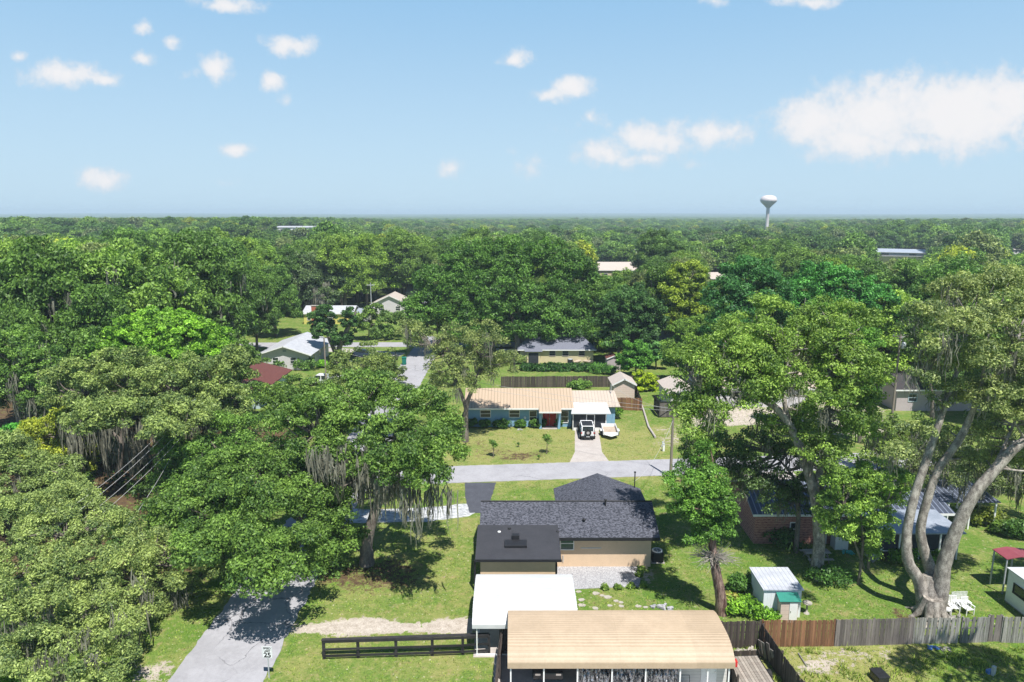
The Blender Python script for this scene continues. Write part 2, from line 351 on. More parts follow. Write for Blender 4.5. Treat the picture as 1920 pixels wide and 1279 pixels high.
def make_ground():
    tx = np.linspace(-6.6, 6.6, 520); xs = 25 * np.sinh(tx) / 1.0
    ty = np.linspace(-2.2, 6.3, 460); ys = 52 + 30 * np.sinh(ty)
    X, Y = np.meshgrid(xs, ys); Z = hfun(X, Y)
    nx, ny = len(xs), len(ys)
    co = np.stack([X, Y, Z], -1).reshape(-1, 3)
    i = np.arange(nx * ny).reshape(ny, nx)
    f = np.stack([i[:-1, :-1], i[:-1, 1:], i[1:, 1:], i[1:, :-1]], -1).reshape(-1, 4)
    me = bpy.data.meshes.new('ground'); me.vertices.add(len(co)); me.vertices.foreach_set('co', co.ravel().astype(np.float32))
    me.loops.add(f.size); me.loops.foreach_set('vertex_index', f.ravel().astype(np.int32))
    me.polygons.add(len(f)); me.polygons.foreach_set('loop_start', (np.arange(len(f)) * 4).astype(np.int32)); me.update()
    masks = {'litter': np.zeros(X.shape), 'sand': np.zeros(X.shape), 'dry': np.zeros(X.shape), 'woods': np.zeros(X.shape)}
    def paint(k, poly, soft=.8, a=1.0): masks[k] = np.maximum(masks[k], a * poly_mask(X, Y, poly, soft))
    paint('litter', pp((600, 1060), (700, 1040), (800, 1060), (780, 1105), (640, 1110), (590, 1100)), 1.5, .75)
    paint('litter', [(-75, 47, 0), (-22, 47, 0), (-24, 64, 0), (-24, 84, 0), (-48, 88, 0), (-50, 128, 0), (-75, 128, 0)], 2.5, .8)
    paint('litter', pp((850, 835), (900, 820), (980, 850), (1060, 848), (1060, 858), (900, 865)), 1.5, .45)
    paint('litter', pp((1660, 1130), (1760, 1170), (1700, 1170), (1660, 1160)), .8, .7)
    paint('litter', pp((925, 855), (1030, 840), (1045, 850), (1000, 862), (935, 868)), .8, .62)
    paint('sand', pp((540, 1172), (620, 1165), (690, 1157), (780, 1168), (890, 1155), (890, 1192), (780, 1186), (700, 1190), (610, 1192), (545, 1187)), .5)
    paint('sand', pp((1360, 700), (1640, 700), (1700, 840), (1360, 780)), 2, .55)
    paint('sand', pp((1500, 1238), (1545, 1240), (1560, 1262), (1500, 1262)), .5, .9)
    paint('sand', pp((250, 1250), (322, 1240), (318, 1279), (240, 1279)), .6, .8)
    paint('sand', pp((480, 1262), (520, 1262), (500, 1279), (480, 1279)), .3, .7)
    paint('sand', pp((1225, 800), (1290, 790), (1285, 850), (1215, 835)), 1.5, .4)
    paint('sand', pp((1290, 770), (1500, 765), (1520, 795), (1300, 800)), 1, .95)
    paint('sand', pp((1180, 1050), (1215, 1040), (1235, 1090), (1200, 1105)), .6, .6)
    paint('dry', pp((1420, 1212), (1720, 1212), (1720, 1300), (1450, 1300)), 1, 1.)
    paint('sand', pp((1440, 1215), (1700, 1212), (1650, 1250), (1460, 1262)), 1, .42)
    paint('dry', pp((845, 800), (1260, 800), (1260, 900), (845, 905)), 2, .55)
    paint('dry', pp((600, 1000), (900, 950), (900, 1279), (480, 1279)), 2, .25)
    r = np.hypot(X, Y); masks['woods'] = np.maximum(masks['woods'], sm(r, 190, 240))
    for k, a in masks.items():
        at = me.attributes.new(k, 'FLOAT', 'POINT'); at.data.foreach_set('value', a.ravel().astype(np.float32))
    me.materials.append(M['ground']); o = bpy.data.objects.new('ground', me); COL.objects.link(o); o['kind'] = 'structure'
    me.polygons.foreach_set('use_smooth', [True] * len(f))
make_ground()
def sheet(name, poly, mt, z, kind='structure', jag=0.0, seed=1):
    rnd = random.Random(seed); pts = []
    n = len(poly)
    for i in range(n):
        a, b = Vector(poly[i]), Vector(poly[(i + 1) % n]); k = max(1, int((b - a).length / .5)) if jag else 1
        for j in range(k):
            p = a.lerp(b, j / k); pts.append((p.x + rnd.uniform(-jag, jag), p.y + rnd.uniform(-jag, jag)))
    mb = MB(); mb.prism(pts, z - .1, z)
    o = mb.build(name, mt); tag(o, kind=kind); return o
WX0, WX1 = -20.1, -14.6
sheet('street', [(WX0, 20, 0), (WX1, 20, 0), (WX1, 43.2, 0), (WX1 - .1, 62.5, 0), (WX1 - .1, 150, 0), (WX0, 150, 0)], 'asphalt', .036, jag=.13)
def cy(x): return 65.7 + .09 * (x + 5.4)
sheet('cross_street', [(-14.9, 63.3, 0), (-13.2, cy(-13) - .4, 0), (-10, cy(-10), 0), (75, cy(75), 0), (75, cy(75) + 4.7, 0), (-11, cy(-11) + 4.7, 0), (-13.5, cy(-13) + 6, 0), (-14.9, 74, 0)], 'asphalt', .040, jag=.05)
sheet('second_cross_street', [(-80, 137, 0), (60, 138.5, 0), (60, 143.5, 0), (-80, 142, 0)], 'asphalt', .044, jag=.06)
sheet('asphalt_driveway', pp((872, 906), (930, 905), (918, 945), (930, 962), (880, 962), (872, 930)), 'newasphalt', .03, jag=.04)
sheet('gravel_driveway', [P(890, 944), P(868, 945), P(800, 952), P(690, 956), P(560, 948)] + [P(545, 985), P(700, 980), P(800, 978), P(880, 968), P(900, 958)], 'whitegravel', .026, jag=.1)
sheet('concrete_driveway', pp((1078, 800), (1121.5, 800), (1128.7, 848), (1144, 868), (1067, 870), (1077.7, 848)), 'concrete', .030)
sheet('gravel_patio', pp((1045, 1062), (1196, 1061), (1203, 1075), (1200, 1100), (1120, 1103), (1075, 1106), (1040, 1104)), 'gravel', .030, jag=.08)
sheet('carport_slab', [(-2.4, 37.9, 0), (3.9, 37.9, 0), (3.9, 43.4, 0), (-2.4, 43.4, 0)], 'concrete', .022)
sheet('workshop_slab', [(-1.1, 30, 0), (12.3, 30, 0), (12.3, 39.6, 0), (-1.1, 39.6, 0)], 'concrete', .024)
sheet('house_driveway', pp((500, 648), (500, 658), (640, 660), (750, 668), (760, 662), (640, 653)), 'concrete', .02)
0 and sheet('neighbour_driveway', [(24, 84, 0), (40, 86, 0), (40, 93, 0), (24, 91, 0)], 'whitegravel', .02, jag=.1)
sheet('pale_driveway', [(24.5, 58, 0), (29, 58, 0), (30, 71, 0), (24, 71, 0)], 'concrete', .02)
sheet('pale_side_driveway', [(35, 60, 0), (39, 60, 0), (40, 71.5, 0), (36, 71.5, 0)], 'concrete', .021)
# ------------------------------------------------------------------ trees
def leaf_mesh(name, C, N, S, V, mt, aspect=.46):
    """C centres, N normals, S sizes, V values -> one mesh of small bent rhombic leaf clusters"""
    n = len(C); rs = np.random.RandomState(n % 9973)
    t = rs.normal(size=(n, 3)); t -= (t * N).sum(1, keepdims=True) * N; t /= np.linalg.norm(t, axis=1, keepdims=True) + 1e-9
    b = np.cross(N, t); s = S[:, None]
    v = np.stack([C - t * s, C - b * s * aspect + N * s * .18, C + t * s, C + b * s * aspect + N * s * .18], 1).reshape(-1, 3)
    me = bpy.data.meshes.new(name); me.vertices.add(4 * n); me.vertices.foreach_set('co', v.astype(np.float32).ravel())
    me.loops.add(4 * n); me.loops.foreach_set('vertex_index', np.arange(4 * n, dtype=np.int32))
    me.polygons.add(n); me.polygons.foreach_set('loop_start', np.arange(n, dtype=np.int32) * 4); me.update()
    at = me.attributes.new('v', 'FLOAT', 'FACE'); at.data.foreach_set('value', V.astype(np.float32)); me.materials.append(M[mt]); return me
def rdir(rs, n, zmin=-1.0):
    z = rs.uniform(zmin, 1, n); a = rs.uniform(0, 2 * np.pi, n); r = np.sqrt(1 - z * z)
    return np.stack([r * np.cos(a), r * np.sin(a), z], 1)
def crown_clumps(blobs, seed, cr=1.1, dens=1.0):
    rs = np.random.RandomState(seed); out = []
    for (c, r) in blobs:
        c = np.array(c, float); r = np.array(r, float)
        area = 4 * np.pi * ((r[0] * r[1]) ** 1.6 / 3 + (r[0] * r[2]) ** 1.6 / 3 + (r[1] * r[2]) ** 1.6 / 3) ** (1 / 1.6)
        n = max(3, int(dens * area / (cr * cr * 2.1)))
        d = rdir(rs, n, -.55); k = rs.uniform(.55, 1.08, n) ** .8
        pos = c + d * r * k[:, None] + rs.normal(size=(n, 3)) * .18 * cr
        for i in range(n): out.append((pos[i], cr * rs.uniform(.62, 1.25), rs.rand(), d[i]))
    return out
def crown_mesh(name, blobs, seed, cr=1.1, dens=1.0, leaf=.2, per=150, mt='leaf', flat=.72, spread=1.0):
    cl = crown_clumps(blobs, seed, cr, dens); rs = np.random.RandomState(seed + 5)
    Cs, Ns, Ss, Vs = [], [], [], []
    for (p, r, v, d0) in cl:
        n = int(per * (r / cr) ** 2)
        d = rdir(rs, n, -.5); k = rs.uniform(.15, 1.0, n) ** .36
        lump = 1 + .28 * np.sin(d[:, 0] * 5 + p[0]) * np.cos(d[:, 1] * 5 + p[1]) + rs.normal(size=n) * .07
        q = p + d * (r * k * lump)[:, None] * np.array([spread, spread, flat])
        nn = d * .75 + np.array([0, 0, .35]) + rs.normal(size=(n, 3)) * .66; nn /= np.linalg.norm(nn, axis=1, keepdims=True)
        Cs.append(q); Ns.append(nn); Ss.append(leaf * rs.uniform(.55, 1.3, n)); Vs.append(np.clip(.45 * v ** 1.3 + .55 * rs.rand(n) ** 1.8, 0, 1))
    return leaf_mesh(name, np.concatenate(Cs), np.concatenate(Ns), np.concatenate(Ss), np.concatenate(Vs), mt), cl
def moss_mesh(name, blobs, seed, amount, length=2.6, strands=26, width=.075, cl=None):
    """drooping grey strands, thin ribbons hanging from the crown's underside"""
    rs = np.random.RandomState(seed); vs, fs, at = [], [], []
    for (c, r) in blobs:
        c = np.array(c, float); r = np.array(r, float)
        n = int(amount * (r[0] * r[1] * 3.14) / 2.2) + 1
        for _ in range(n):
            d = rdir(rs, 1, -.6)[0]; d[2] = min(d[2], .35); p = c + d * r * rs.uniform(.75, 1.0); L = length * rs.uniform(.25, 1.25); v = rs.rand()
            for _ in range(strands):
                q = p + rs.normal(size=3) * np.array([.26, .26, .3]); l = L * rs.uniform(.3, 1); a = rs.uniform(0, np.pi); w = width * .5 * rs.uniform(.35, 1.3)
                e = np.array([np.cos(a), np.sin(a), 0]) * w; b0 = len(vs); j = rs.normal(size=(4, 3)) * .09; j[:, 2] = 0
                for k, (zz, ww) in enumerate(((0, .7), (.35, 1.1), (.7, .7), (1, .12))):
                    vs.append(q + j[k] * (k > 0) - np.array([0, 0, zz * l]) - e * ww); vs.append(q + j[k] * (k > 0) - np.array([0, 0, zz * l]) + e * ww)
                for k in range(3): fs.append((b0 + 2 * k, b0 + 2 * k + 1, b0 + 2 * k + 3, b0 + 2 * k + 2)); at.append(.5 * v + .5 * rs.rand())
    vs = np.array(vs, np.float32); fs = np.array(fs, np.int32); me = bpy.data.meshes.new(name)
    me.vertices.add(len(vs)); me.vertices.foreach_set('co', vs.ravel()); me.loops.add(fs.size); me.loops.foreach_set('vertex_index', fs.ravel())
    me.polygons.add(len(fs)); me.polygons.foreach_set('loop_start', np.arange(len(fs), dtype=np.int32) * 4); me.update()
    a = me.attributes.new('v', 'FLOAT', 'FACE'); a.data.foreach_set('value', np.array(at, np.float32)); me.materials.append(M['moss']); return me
def smooth_path(pts, k=5):
    pts = [np.array(p, float) for p in pts]; out = []
    ext = [2 * pts[0] - pts[1]] + pts + [2 * pts[-1] - pts[-2]]
    for i in range(1, len(ext) - 2):
        a, b, c, d = ext[i - 1:i + 3]
        for j in range(k):
            t = j / k; out.append(.5 * ((2 * b) + (c - a) * t + (2 * a - 5 * b + 4 * c - d) * t * t + (3 * b - a - 3 * c + d) * t ** 3))
    out.append(ext[-2]); return out
def branches(mb, cl, limbs, seed, frac=.5, r0=.09):
    """thin limbs from the nearest big limb point out to the leaf clumps"""
    rs = np.random.RandomState(seed); pts = np.array([p for L in limbs for p in L[max(1, len(L) // 3):]])
    for (p, r, v, d) in cl:
        if rs.rand() > frac: continue
        dd = np.linalg.norm(pts - p, axis=1) + .8 * np.maximum(0, pts[:, 2] - p[2]); q = pts[int(np.argmin(dd))]
        L = np.linalg.norm(p - q)
        if L < .6 or L > 3.4 + .03 * abs(q[2]) * (r > 1.2): continue
        m = (p + q) / 2 + rs.normal(size=3) * .1 * L + np.array([0, 0, -.06 * L])
        mb.tube(smooth_path([q, m, p], 3), list(np.linspace(min(r0 * L / 2.2, .22), .025, 7)), 5, cap=False)
TREES = []
def finish(root, crown, trunk_mb, moss, color, bark='bark'):
    c = bpy.data.objects.new('crown', crown); COL.objects.link(c); c.parent = root; c.color = tuple(color) + (1,)
    if trunk_mb: trunk_mb.build('trunk', bark, root)
    if moss is not None:
        m = bpy.data.objects.new('spanish_moss', moss); COL.objects.link(m); m.parent = root; m['kind'] = 'stuff'
    TREES.append(root); return root
def hero(name, label, base, Y, blobs, limbs, color, seed=1, moss=0, mlen=2.6, cr=1.05, leaf=.17, per=190, dens=1.0, deep=.9, bark='bark', dY=None, frac=.5, extra=None, flat=.72, mblobs=None, mwidth=.075, group=None, twr=.09):
    """blobs: (px,py,rx,ry[,dY]) in photo pixels at distance Y; limbs: [(px,py,dY,radius m),...]"""
    root = thing(name, label, 'tree', (base[0], base[1], 0), group=group); o = np.array([base[0], base[1], 0])
    def cv(bl):
        B = []
        for b in bl:
            dy = b[4] if len(b) > 4 else 0; p = Q(b[0], b[1], Y + dy); k = zc(Y + dy, p.z) / F
            rx, rz = b[2] * k, b[3] * k * 1.02; B.append((np.array(p) - o, (rx, (rx + rz) / 2 * deep, rz)))
        return B
    B = cv(blobs)
    me, cl = crown_mesh('crown', B, seed, cr * .70, dens * .66, leaf * .70, int(per * 1.5), flat=flat)
    mb = MB(seed); LP = []
    for L in limbs:
        pts = [np.array(Q(a, b, Y + dy)) - o for a, b, dy, r in L]
        if abs(pts[0][2]) < 1.2: pts[0][2] = -.1
        sp_ = smooth_path(pts, 6); rr = np.interp(np.linspace(0, 1, len(sp_)), np.linspace(0, 1, len(L)), [l[3] for l in L])
        mb.tube(sp_, list(rr), 12, rough=.14); LP.append(sp_)
    if LP: branches(mb, cl, LP, seed, frac, twr)
    if extra: extra(mb, o)
    mo = moss_mesh('moss', cv(mblobs) if mblobs else B, seed + 3, moss, mlen, width=mwidth) if moss else None
    return finish(root, me, mb if mb.v else None, mo, color, bark)
G_MID = (.082, .165, .034); G_DARK = (.050, .115, .030); G_OLIVE = (.150, .195, .075); G_LIGHT = (.125, .235, .045); G_SILV = (.165, .205, .10)
G_YEL = (.215, .300, .035); G_EMER = (.045, .155, .045); G_BRIGHT = (.115, .255, .035)
# --- left side
hero('oak_tree', 'moss-hung oak with a leaning trunk on the lawn left of the dark-roofed house', P(690, 1056), 50,
     [(640, 765, 50, 32, 2), (715, 750, 52, 32, 2), (790, 755, 48, 32, 1), (838, 795, 26, 32), (585, 780, 50, 36, 1), (540, 800, 38, 32, 2), (660, 815, 62, 38), (740, 815, 55, 40, -2), (600, 840, 52, 36, 0), (805, 830, 42, 40, -6), (650, 880, 42, 40, -1), (725, 875, 36, 34, -6), (775, 890, 24, 46, -8), (822, 890, 24, 44, -8), (590, 890, 44, 36, 0), (690, 712, 38, 18, 4), (856, 850, 12, 30, -2), (535, 860, 36, 34, 2), (640, 925, 22, 26, -1), (560, 920, 30, 26, 1), (745, 920, 16, 30, -4), (612, 940, 22, 18, -.5)],
     [[(688, 1062, -.7, .62), (688, 1020, -.4, .45), (697, 980, -.2, .40), (712, 930, 0, .36), (722, 880, 0, .3), (740, 820, .5, .18), (755, 770, 1, .08)],
      [(712, 930, 0, .3), (690, 890, .3, .22), (650, 850, 1, .16), (590, 815, 1.5, .07)],
      [(722, 900, 0, .25), (760, 870, -1, .18), (800, 840, -2, .07)], [(718, 880, 0, .25), (700, 830, 1.3, .18), (680, 760, 2.3, .07)]],
     (.090, .178, .042), 11, moss=2.6, mlen=3.0, per=170, dens=.98, cr=.95, mwidth=.11, mblobs=[(600, 905, 60, 30), (650, 915, 40, 34), (690, 905, 40, 20), (735, 905, 30, 30, -6), (772, 925, 22, 30, -8), (820, 915, 22, 32, -8), (560, 890, 40, 24), (700, 850, 120, 30, -2)])
hero('oak_tree', 'dense mid green oak spreading over the street, lowest crown left of the lawn', P(510, 1120), 48,
     [(470, 900, 110, 50, 2), (400, 970, 90, 60), (500, 960, 110, 65, -2), (590, 960, 70, 50), (630, 1010, 45, 45), (560, 1035, 70, 40, -6), (450, 1030, 80, 45, -8), (380, 1020, 55, 45, -7), (500, 1075, 70, 26, -9), (340, 950, 60, 35, 1), (600, 1060, 45, 30), (430, 870, 70, 30, 3), (330, 990, 50, 40, .5)],
     [[(515, 1150, 0, .5), (508, 1060, 0, .4), (500, 990, .3, .2), (490, 920, 1, .08)], [(508, 1070, 0, .3), (570, 1010, 0, .15), (610, 980, 0, .06)], [(508, 1060, 0, .3), (440, 1010, 0, .15), (400, 970, 0, .06)]],
     (.086, .172, .040), 12, per=185, dens=.95, cr=1.0)
hero('oak_tree', 'silvery olive moss-draped oak filling the lower left corner beside the street', P(150, 1300), 41.5,
     [(110, 1000, 75, 40, 2), (40, 960, 60, 40, 3), (200, 990, 60, 40, 3), (150, 1070, 65, 45, -1), (40, 1060, 60, 50, -1), (230, 1060, 55, 45, 0), (90, 1140, 65, 45, -4), (290, 1030, 55, 40, 3), (350, 1040, 42, 45, 3.5), (10, 1150, 50, 50, -5), (170, 1150, 50, 45, -3.5), (300, 1110, 40, 45, 1.5), (120, 935, 60, 28, 5), (240, 1140, 36, 46, -2), (130, 1215, 50, 40, -7), (50, 1215, 50, 40, -7.5), (205, 1220, 38, 42, -6.5), (245, 1190, 24, 36, -4), (340, 1100, 26, 34, 2.5), (100, 1275, 50, 30, -10), (20, 1275, 50, 30, -10), (180, 1280, 42, 26, -9.5), (400, 1060, 22, 20, 4)],
     [[(170, 1340, 0, .55), (165, 1240, 0, .45), (150, 1120, 1, .25), (130, 1010, 2, .08)], [(165, 1240, 0, .3), (220, 1130, 1, .2), (280, 1060, 2.6, .08)], [(160, 1220, 0, .3), (80, 1120, 1, .2), (40, 1050, 2, .08)]],
     (.165, .245, .090), 13, moss=1.3, mlen=2.6, cr=.80, per=190, leaf=.125, dens=.80, mblobs=[(170, 1190, 70, 50, -6), (60, 1190, 70, 50, -6), (235, 1190, 30, 50, -4), (330, 1110, 30, 40, 2.5), (190, 1110, 80, 50, -2), (60, 1110, 80, 50, -2), (120, 1250, 70, 30, -9), (300, 1120, 30, 30, 1.5)])
hero('shrub_tree', 'bright green low growth in the bottom left corner under the olive oak', P(30, 1290), 33.5, [(20, 1262, 40, 20), (60, 1276, 40, 16), (-10, 1240, 30, 24)], [], (.10, .24, .03), 14, cr=.6, leaf=.15, per=120)
hero('oak_tree', 'olive oak behind the corner oak, its crown open around the power lines', P(60, 1010), 56, [(40, 900, 80, 50), (110, 925, 65, 35, -1), (20, 850, 50, 40, 2), (100, 880, 50, 25, 1), (150, 960, 40, 30, -2), (50, 950, 80, 30, -3)],
     [[(60, 1010, 0, .4), (65, 950, 0, .3), (70, 880, 0, .1)]], (.135, .21, .075), 15, moss=.3, cr=.95, leaf=.17, per=150)
hero('maple_tree', 'yellow-green leafy tree at the left edge of the dark woodland gap', P(110, 900), 68, [(110, 810, 60, 38), (60, 850, 45, 35, -1), (150, 850, 35, 35, -1), (120, 870, 50, 30, -2), (130, 780, 30, 15, 1)],
     [[(112, 905, 0, .3), (110, 860, 0, .2), (108, 800, 0, .08)]], (.20, .27, .035), 16, cr=.85, leaf=.2, per=120)
hero('shrub_tree', 'vivid green shrubby tree at the far left edge by the moss-hung trunks', P(15, 870), 70, [(20, 815, 28, 20)], [], (.06, .25, .04), 17, cr=.7, leaf=.2, per=110)
hero('oak_tree', 'silvery moss-hung oak over the dark woodland gap left of the street', P(230, 960), 66,
     [(160, 730, 70, 55), (230, 705, 80, 50, 2), (310, 730, 80, 50, 1), (390, 710, 60, 50, 2), (420, 760, 50, 40), (340, 780, 70, 35, -5), (250, 775, 70, 30, -6), (170, 790, 50, 30, -6), (300, 800, 40, 20, -9), (440, 690, 35, 40, 3)],
     [[(215, 985, 0, .42), (222, 900, 0, .36), (230, 820, 0, .25), (240, 730, 1, .1)], [(300, 985, 1, .35), (298, 900, 1, .3), (310, 820, 1, .2), (330, 740, 1, .08)], [(230, 830, 0, .2), (180, 780, 0, .1), (160, 740, 0, .05)], [(305, 830, 1, .2), (380, 780, 1, .1), (410, 740, 1, .05)]],
     (.140, .215, .075), 18, moss=.9, mlen=4.6, per=130, leaf=.2, mwidth=.11, mblobs=[(220, 800, 80, 60), (310, 810, 70, 60), (280, 850, 60, 40, -1), (180, 800, 60, 50), (390, 780, 50, 40)])
hero('maple_tree', 'large bright green tree rising behind the silvery mossy oak on the left', P(320, 800), 82,
     [(300, 615, 75, 32, 1), (250, 650, 70, 40), (350, 640, 80, 40), (400, 665, 45, 35), (210, 670, 40, 30), (300, 680, 100, 35, -2), (330, 600, 40, 18, 1)],
     [[(320, 805, 0, .4), (318, 720, 0, .3), (310, 640, 0, .1)]], (.130, .290, .035), 19, cr=.95, leaf=.24, per=130)
hero('oak_tree', 'round mid green oak trailing moss at the far left edge', P(50, 850), 76,
     [(30, 660, 55, 40), (70, 690, 45, 45, -1), (15, 720, 45, 50, -1), (80, 740, 30, 40, -2), (40, 640, 40, 25, 1)],
     [[(50, 865, 0, .4), (52, 760, 0, .3), (45, 670, 0, .1)]], (.10, .205, .045), 20, moss=.8, mlen=3.4, leaf=.22, per=130, mwidth=.12)
hero('oak_tree', 'dark green oak behind the gap, moss curtains hanging over leaf litter', P(130, 880), 74,
     [(130, 790, 50, 60), (190, 860, 45, 30, -2), (90, 780, 40, 50, 1), (150, 740, 40, 30, 1)], [[(135, 890, 0, .35), (132, 800, 0, .2), (130, 740, 0, .1)]], (.075, .14, .045), 21, moss=.8, mlen=3.4, leaf=.22, per=120, mwidth=.12)
hero('oak_tree', 'mid green oak joining the street oak to the mossy gap, left of the lawn oak', P(420, 960), 60,
     [(420, 850, 70, 35), (370, 870, 60, 35), (470, 880, 50, 35), (345, 840, 50, 30, 2), (320, 900, 30, 30, -1), (440, 800, 40, 30, 3)], [[(410, 985, 0, .3), (410, 920, 0, .2), (415, 860, 0, .08)]], (.09, .19, .04), 22, leaf=.19, per=150, moss=.3)
hero('shrub_tree', 'small green understory tree below the hanging moss in the woodland gap', P(265, 1010), 55, [(225, 1000, 26, 22), (200, 1020, 22, 16, -1)], [], (.05, .13, .03), 23, cr=.6, leaf=.16, per=100)
hero('oak_tree', 'loose olive oak beside the street in front of the white pickup', P(700, 880), 80,
     [(700, 700, 50, 30, 2), (650, 715, 38, 26), (740, 745, 30, 24, -1), (690, 740, 45, 30, -1), (640, 680, 20, 20, 2), (720, 665, 25, 14, 3)],
     [[(700, 850, 0, .3), (700, 780, 0, .2), (690, 710, 1, .08)]], (.12, .185, .06), 24, moss=.3, leaf=.2, per=95, cr=.9, dens=.7)
hero('oak_tree', 'green oak behind the lawn oak on the street verge, below the red-roofed house', P(560, 830), 70,
     [(530, 745, 40, 28), (590, 740, 45, 26, 1), (560, 770, 60, 24, -1), (650, 765, 40, 20, 0)], [[(560, 860, 0, .3), (560, 800, 0, .2), (558, 750, 0, .08)]], (.085, .165, .036), 25, leaf=.2, per=130)
hero('oak_tree', 'airy grey-green oak leaning over the street right of the sedan', P(738, 720), 106, [(735, 705, 28, 20), (700, 690, 26, 18, -2), (760, 735, 18, 14, -2), (712, 725, 24, 16, -3), (690, 655, 16, 12, 4)], [[(735, 740, 0, .25), (733, 700, 0, .15)]], (.12, .185, .065), 26, leaf=.28, per=80, dens=.6, cr=1.0)
hero('oak_tree', 'light green tree in the yard between the two street crossings', P(820, 640), 128, [(815, 610, 24, 18), (845, 600, 20, 14), (790, 590, 18, 14, 2)], [[(820, 655, 0, .25), (820, 620, 0, .15)]], (.11, .20, .05), 27, leaf=.32, per=85, dens=.7, cr=1.1)
hero('oak_tree', 'dark moss-curtained oak behind the yellow house', P(580, 600), 182, [(560, 500, 45, 28), (600, 500, 45, 30, 3), (530, 530, 35, 30), (580, 540, 50, 32, -3), (625, 535, 32, 30), (600, 560, 35, 18, -4)], [[(575, 605, 0, .5), (578, 540, 0, .3)]], (.07, .125, .055), 28, leaf=.42, per=95, cr=1.7, moss=.4, mlen=5, mwidth=.25)
hero('maple_tree', 'bright yellow-green domed tree above the mauve-roofed house', P(705, 560), 215, [(700, 485, 36, 22), (720, 500, 34, 22), (690, 515, 32, 22, -2), (715, 530, 36, 16, -3)], [[(705, 565, 0, .4), (705, 510, 0, .2)]], (.15, .29, .03), 29, leaf=.5, per=90, cr=1.8)
hero('maple_tree', 'golden yellow-green tree at the left end of the blue-grey roofed building', P(1600, 500), 330, [(1598, 470, 24, 14), (1610, 476, 18, 12), (1588, 480, 18, 12)], [[(1600, 510, 0, .4), (1600, 480, 0, .2)]], (.30, .34, .02), 30, leaf=.7, per=90, cr=2.2)
hero('oak_tree', 'dark green tree hiding the left half of the red-roofed house', P(455, 790), 90, [(440, 700, 28, 30), (470, 740, 22, 24, -2), (430, 750, 34, 30, -1), (450, 660, 24, 24, 1), (480, 675, 16, 14, 3)], [[(450, 800, 0, .3), (450, 720, 0, .15)]], (.075, .155, .035), 54, leaf=.24, per=100, cr=1.0)
hero('oak_tree', 'green loose tree in front of the right corner of the red-roofed house', P(530, 770), 86, [(520, 735, 24, 16), (545, 715, 20, 14), (560, 745, 26, 14, -1), (580, 722, 14, 12)], [[(535, 775, 0, .2), (535, 735, 0, .1)]], (.10, .19, .045), 55, leaf=.22, per=95, cr=.9, dens=.8)
hero('oak_tree', 'smaller mossy oak between the street oak and the leaning lawn oak', P(645, 1040), 53, [(560, 870, 34, 26), (605, 880, 34, 28, -1), (640, 900, 26, 24), (575, 905, 34, 24, -1), (665, 880, 24, 24, 1)], [[(648, 1045, 0, .22), (640, 980, 0, .18), (620, 900, 0, .1)]], (.085, .165, .042), 56, moss=2.4, mlen=2.4, per=140, cr=.8, dens=.8)
hero('oak_tree', 'mid green tree across the second street, right of the vine-covered tree', P(692, 640), 146, [(690, 600, 26, 18), (668, 618, 20, 14), (716, 622, 22, 16), (702, 580, 16, 10), (740, 628, 14, 10)], [[(692, 645, 0, .2), (692, 610, 0, .1)]], (.10, .19, .045), 59, leaf=.36, per=85, cr=1.1, dens=.75)
hero('oak_tree', 'dark drooping oak at the left end of the green lawn before the yellow house', P(482, 650), 128, [(470, 575, 30, 26), (495, 590, 24, 24), (460, 610, 26, 26), (500, 615, 18, 18), (475, 550, 22, 18, 2)], [[(482, 658, 0, .3), (480, 600, 0, .15)]], (.07, .145, .038), 60, leaf=.32, per=100, cr=1.1, moss=.5)
# --- middle
hero('oak_tree', 'loose grey-green tree before the left end of the blue house', P(874, 829), 78.5,
     [(860, 640, 45, 32), (910, 650, 45, 34), (840, 680, 40, 32, -1), (890, 690, 50, 30), (930, 690, 35, 30, 1), (800, 645, 42, 28, 1), (770, 620, 25, 20, 2), (860, 720, 35, 24, -1), (960, 675, 20, 18, 1), (825, 715, 22, 22), (900, 620, 30, 16)],
     [[(873, 831, 0, .42), (873, 790, 0, .32), (876, 755, 0, .28), (890, 720, 0, .18), (905, 670, .3, .07)], [(874, 765, 0, .26), (862, 730, 0, .16), (845, 690, 0, .1), (810, 650, .4, .05)]],
     (.140, .200, .080), 31, leaf=.17, per=90, cr=.95, dens=.60, moss=.12, bark='bark')
hero('oak_tree', 'huge dark green spreading oak behind the tan grey-roofed house', P(984, 676), 133,
     [(840, 540, 65, 55), (800, 590, 40, 45, -4), (900, 500, 70, 42, 3), (960, 480, 65, 32, 4), (1020, 500, 75, 42, 4), (1080, 530, 40, 50, 2), (930, 560, 85, 55, -3), (1020, 580, 80, 50, -3), (1080, 590, 40, 35, -2), (900, 600, 60, 35, -5), (960, 620, 50, 22, -4), (870, 620, 40, 25, -5), (1000, 628, 36, 18, -9), (1060, 615, 40, 20, -6), (1100, 628, 26, 18, -4), (1030, 600, 40, 24, -6), (900, 640, 30, 16, -6)],
     [[(962, 690, -9, .8), (972, 650, -8, .65), (962, 600, -5, .45), (940, 530, 0, .2)], [(1005, 690, -9, .1), (985, 668, -8.6, .6), (1012, 640, -6, .5), (1040, 590, -3, .2)], [(968, 620, -7, .4), (920, 580, -4, .2), (870, 550, -2, .1)]],
     (.062, .150, .030), 32, leaf=.36, per=120, cr=1.7, dens=1.05, flat=.8)
hero('oak_tree', 'dark green tree behind the bright round tree beside the tan grey-roofed house', P(1185, 690), 121,
     [(1180, 575, 45, 40), (1150, 600, 35, 40), (1215, 600, 35, 45), (1175, 635, 50, 30, -1)], [[(1158, 700, -2, .35), (1160, 660, -1, .25), (1175, 600, 0, .1)]], (.045, .115, .035), 33, leaf=.33, per=110, cr=1.4)
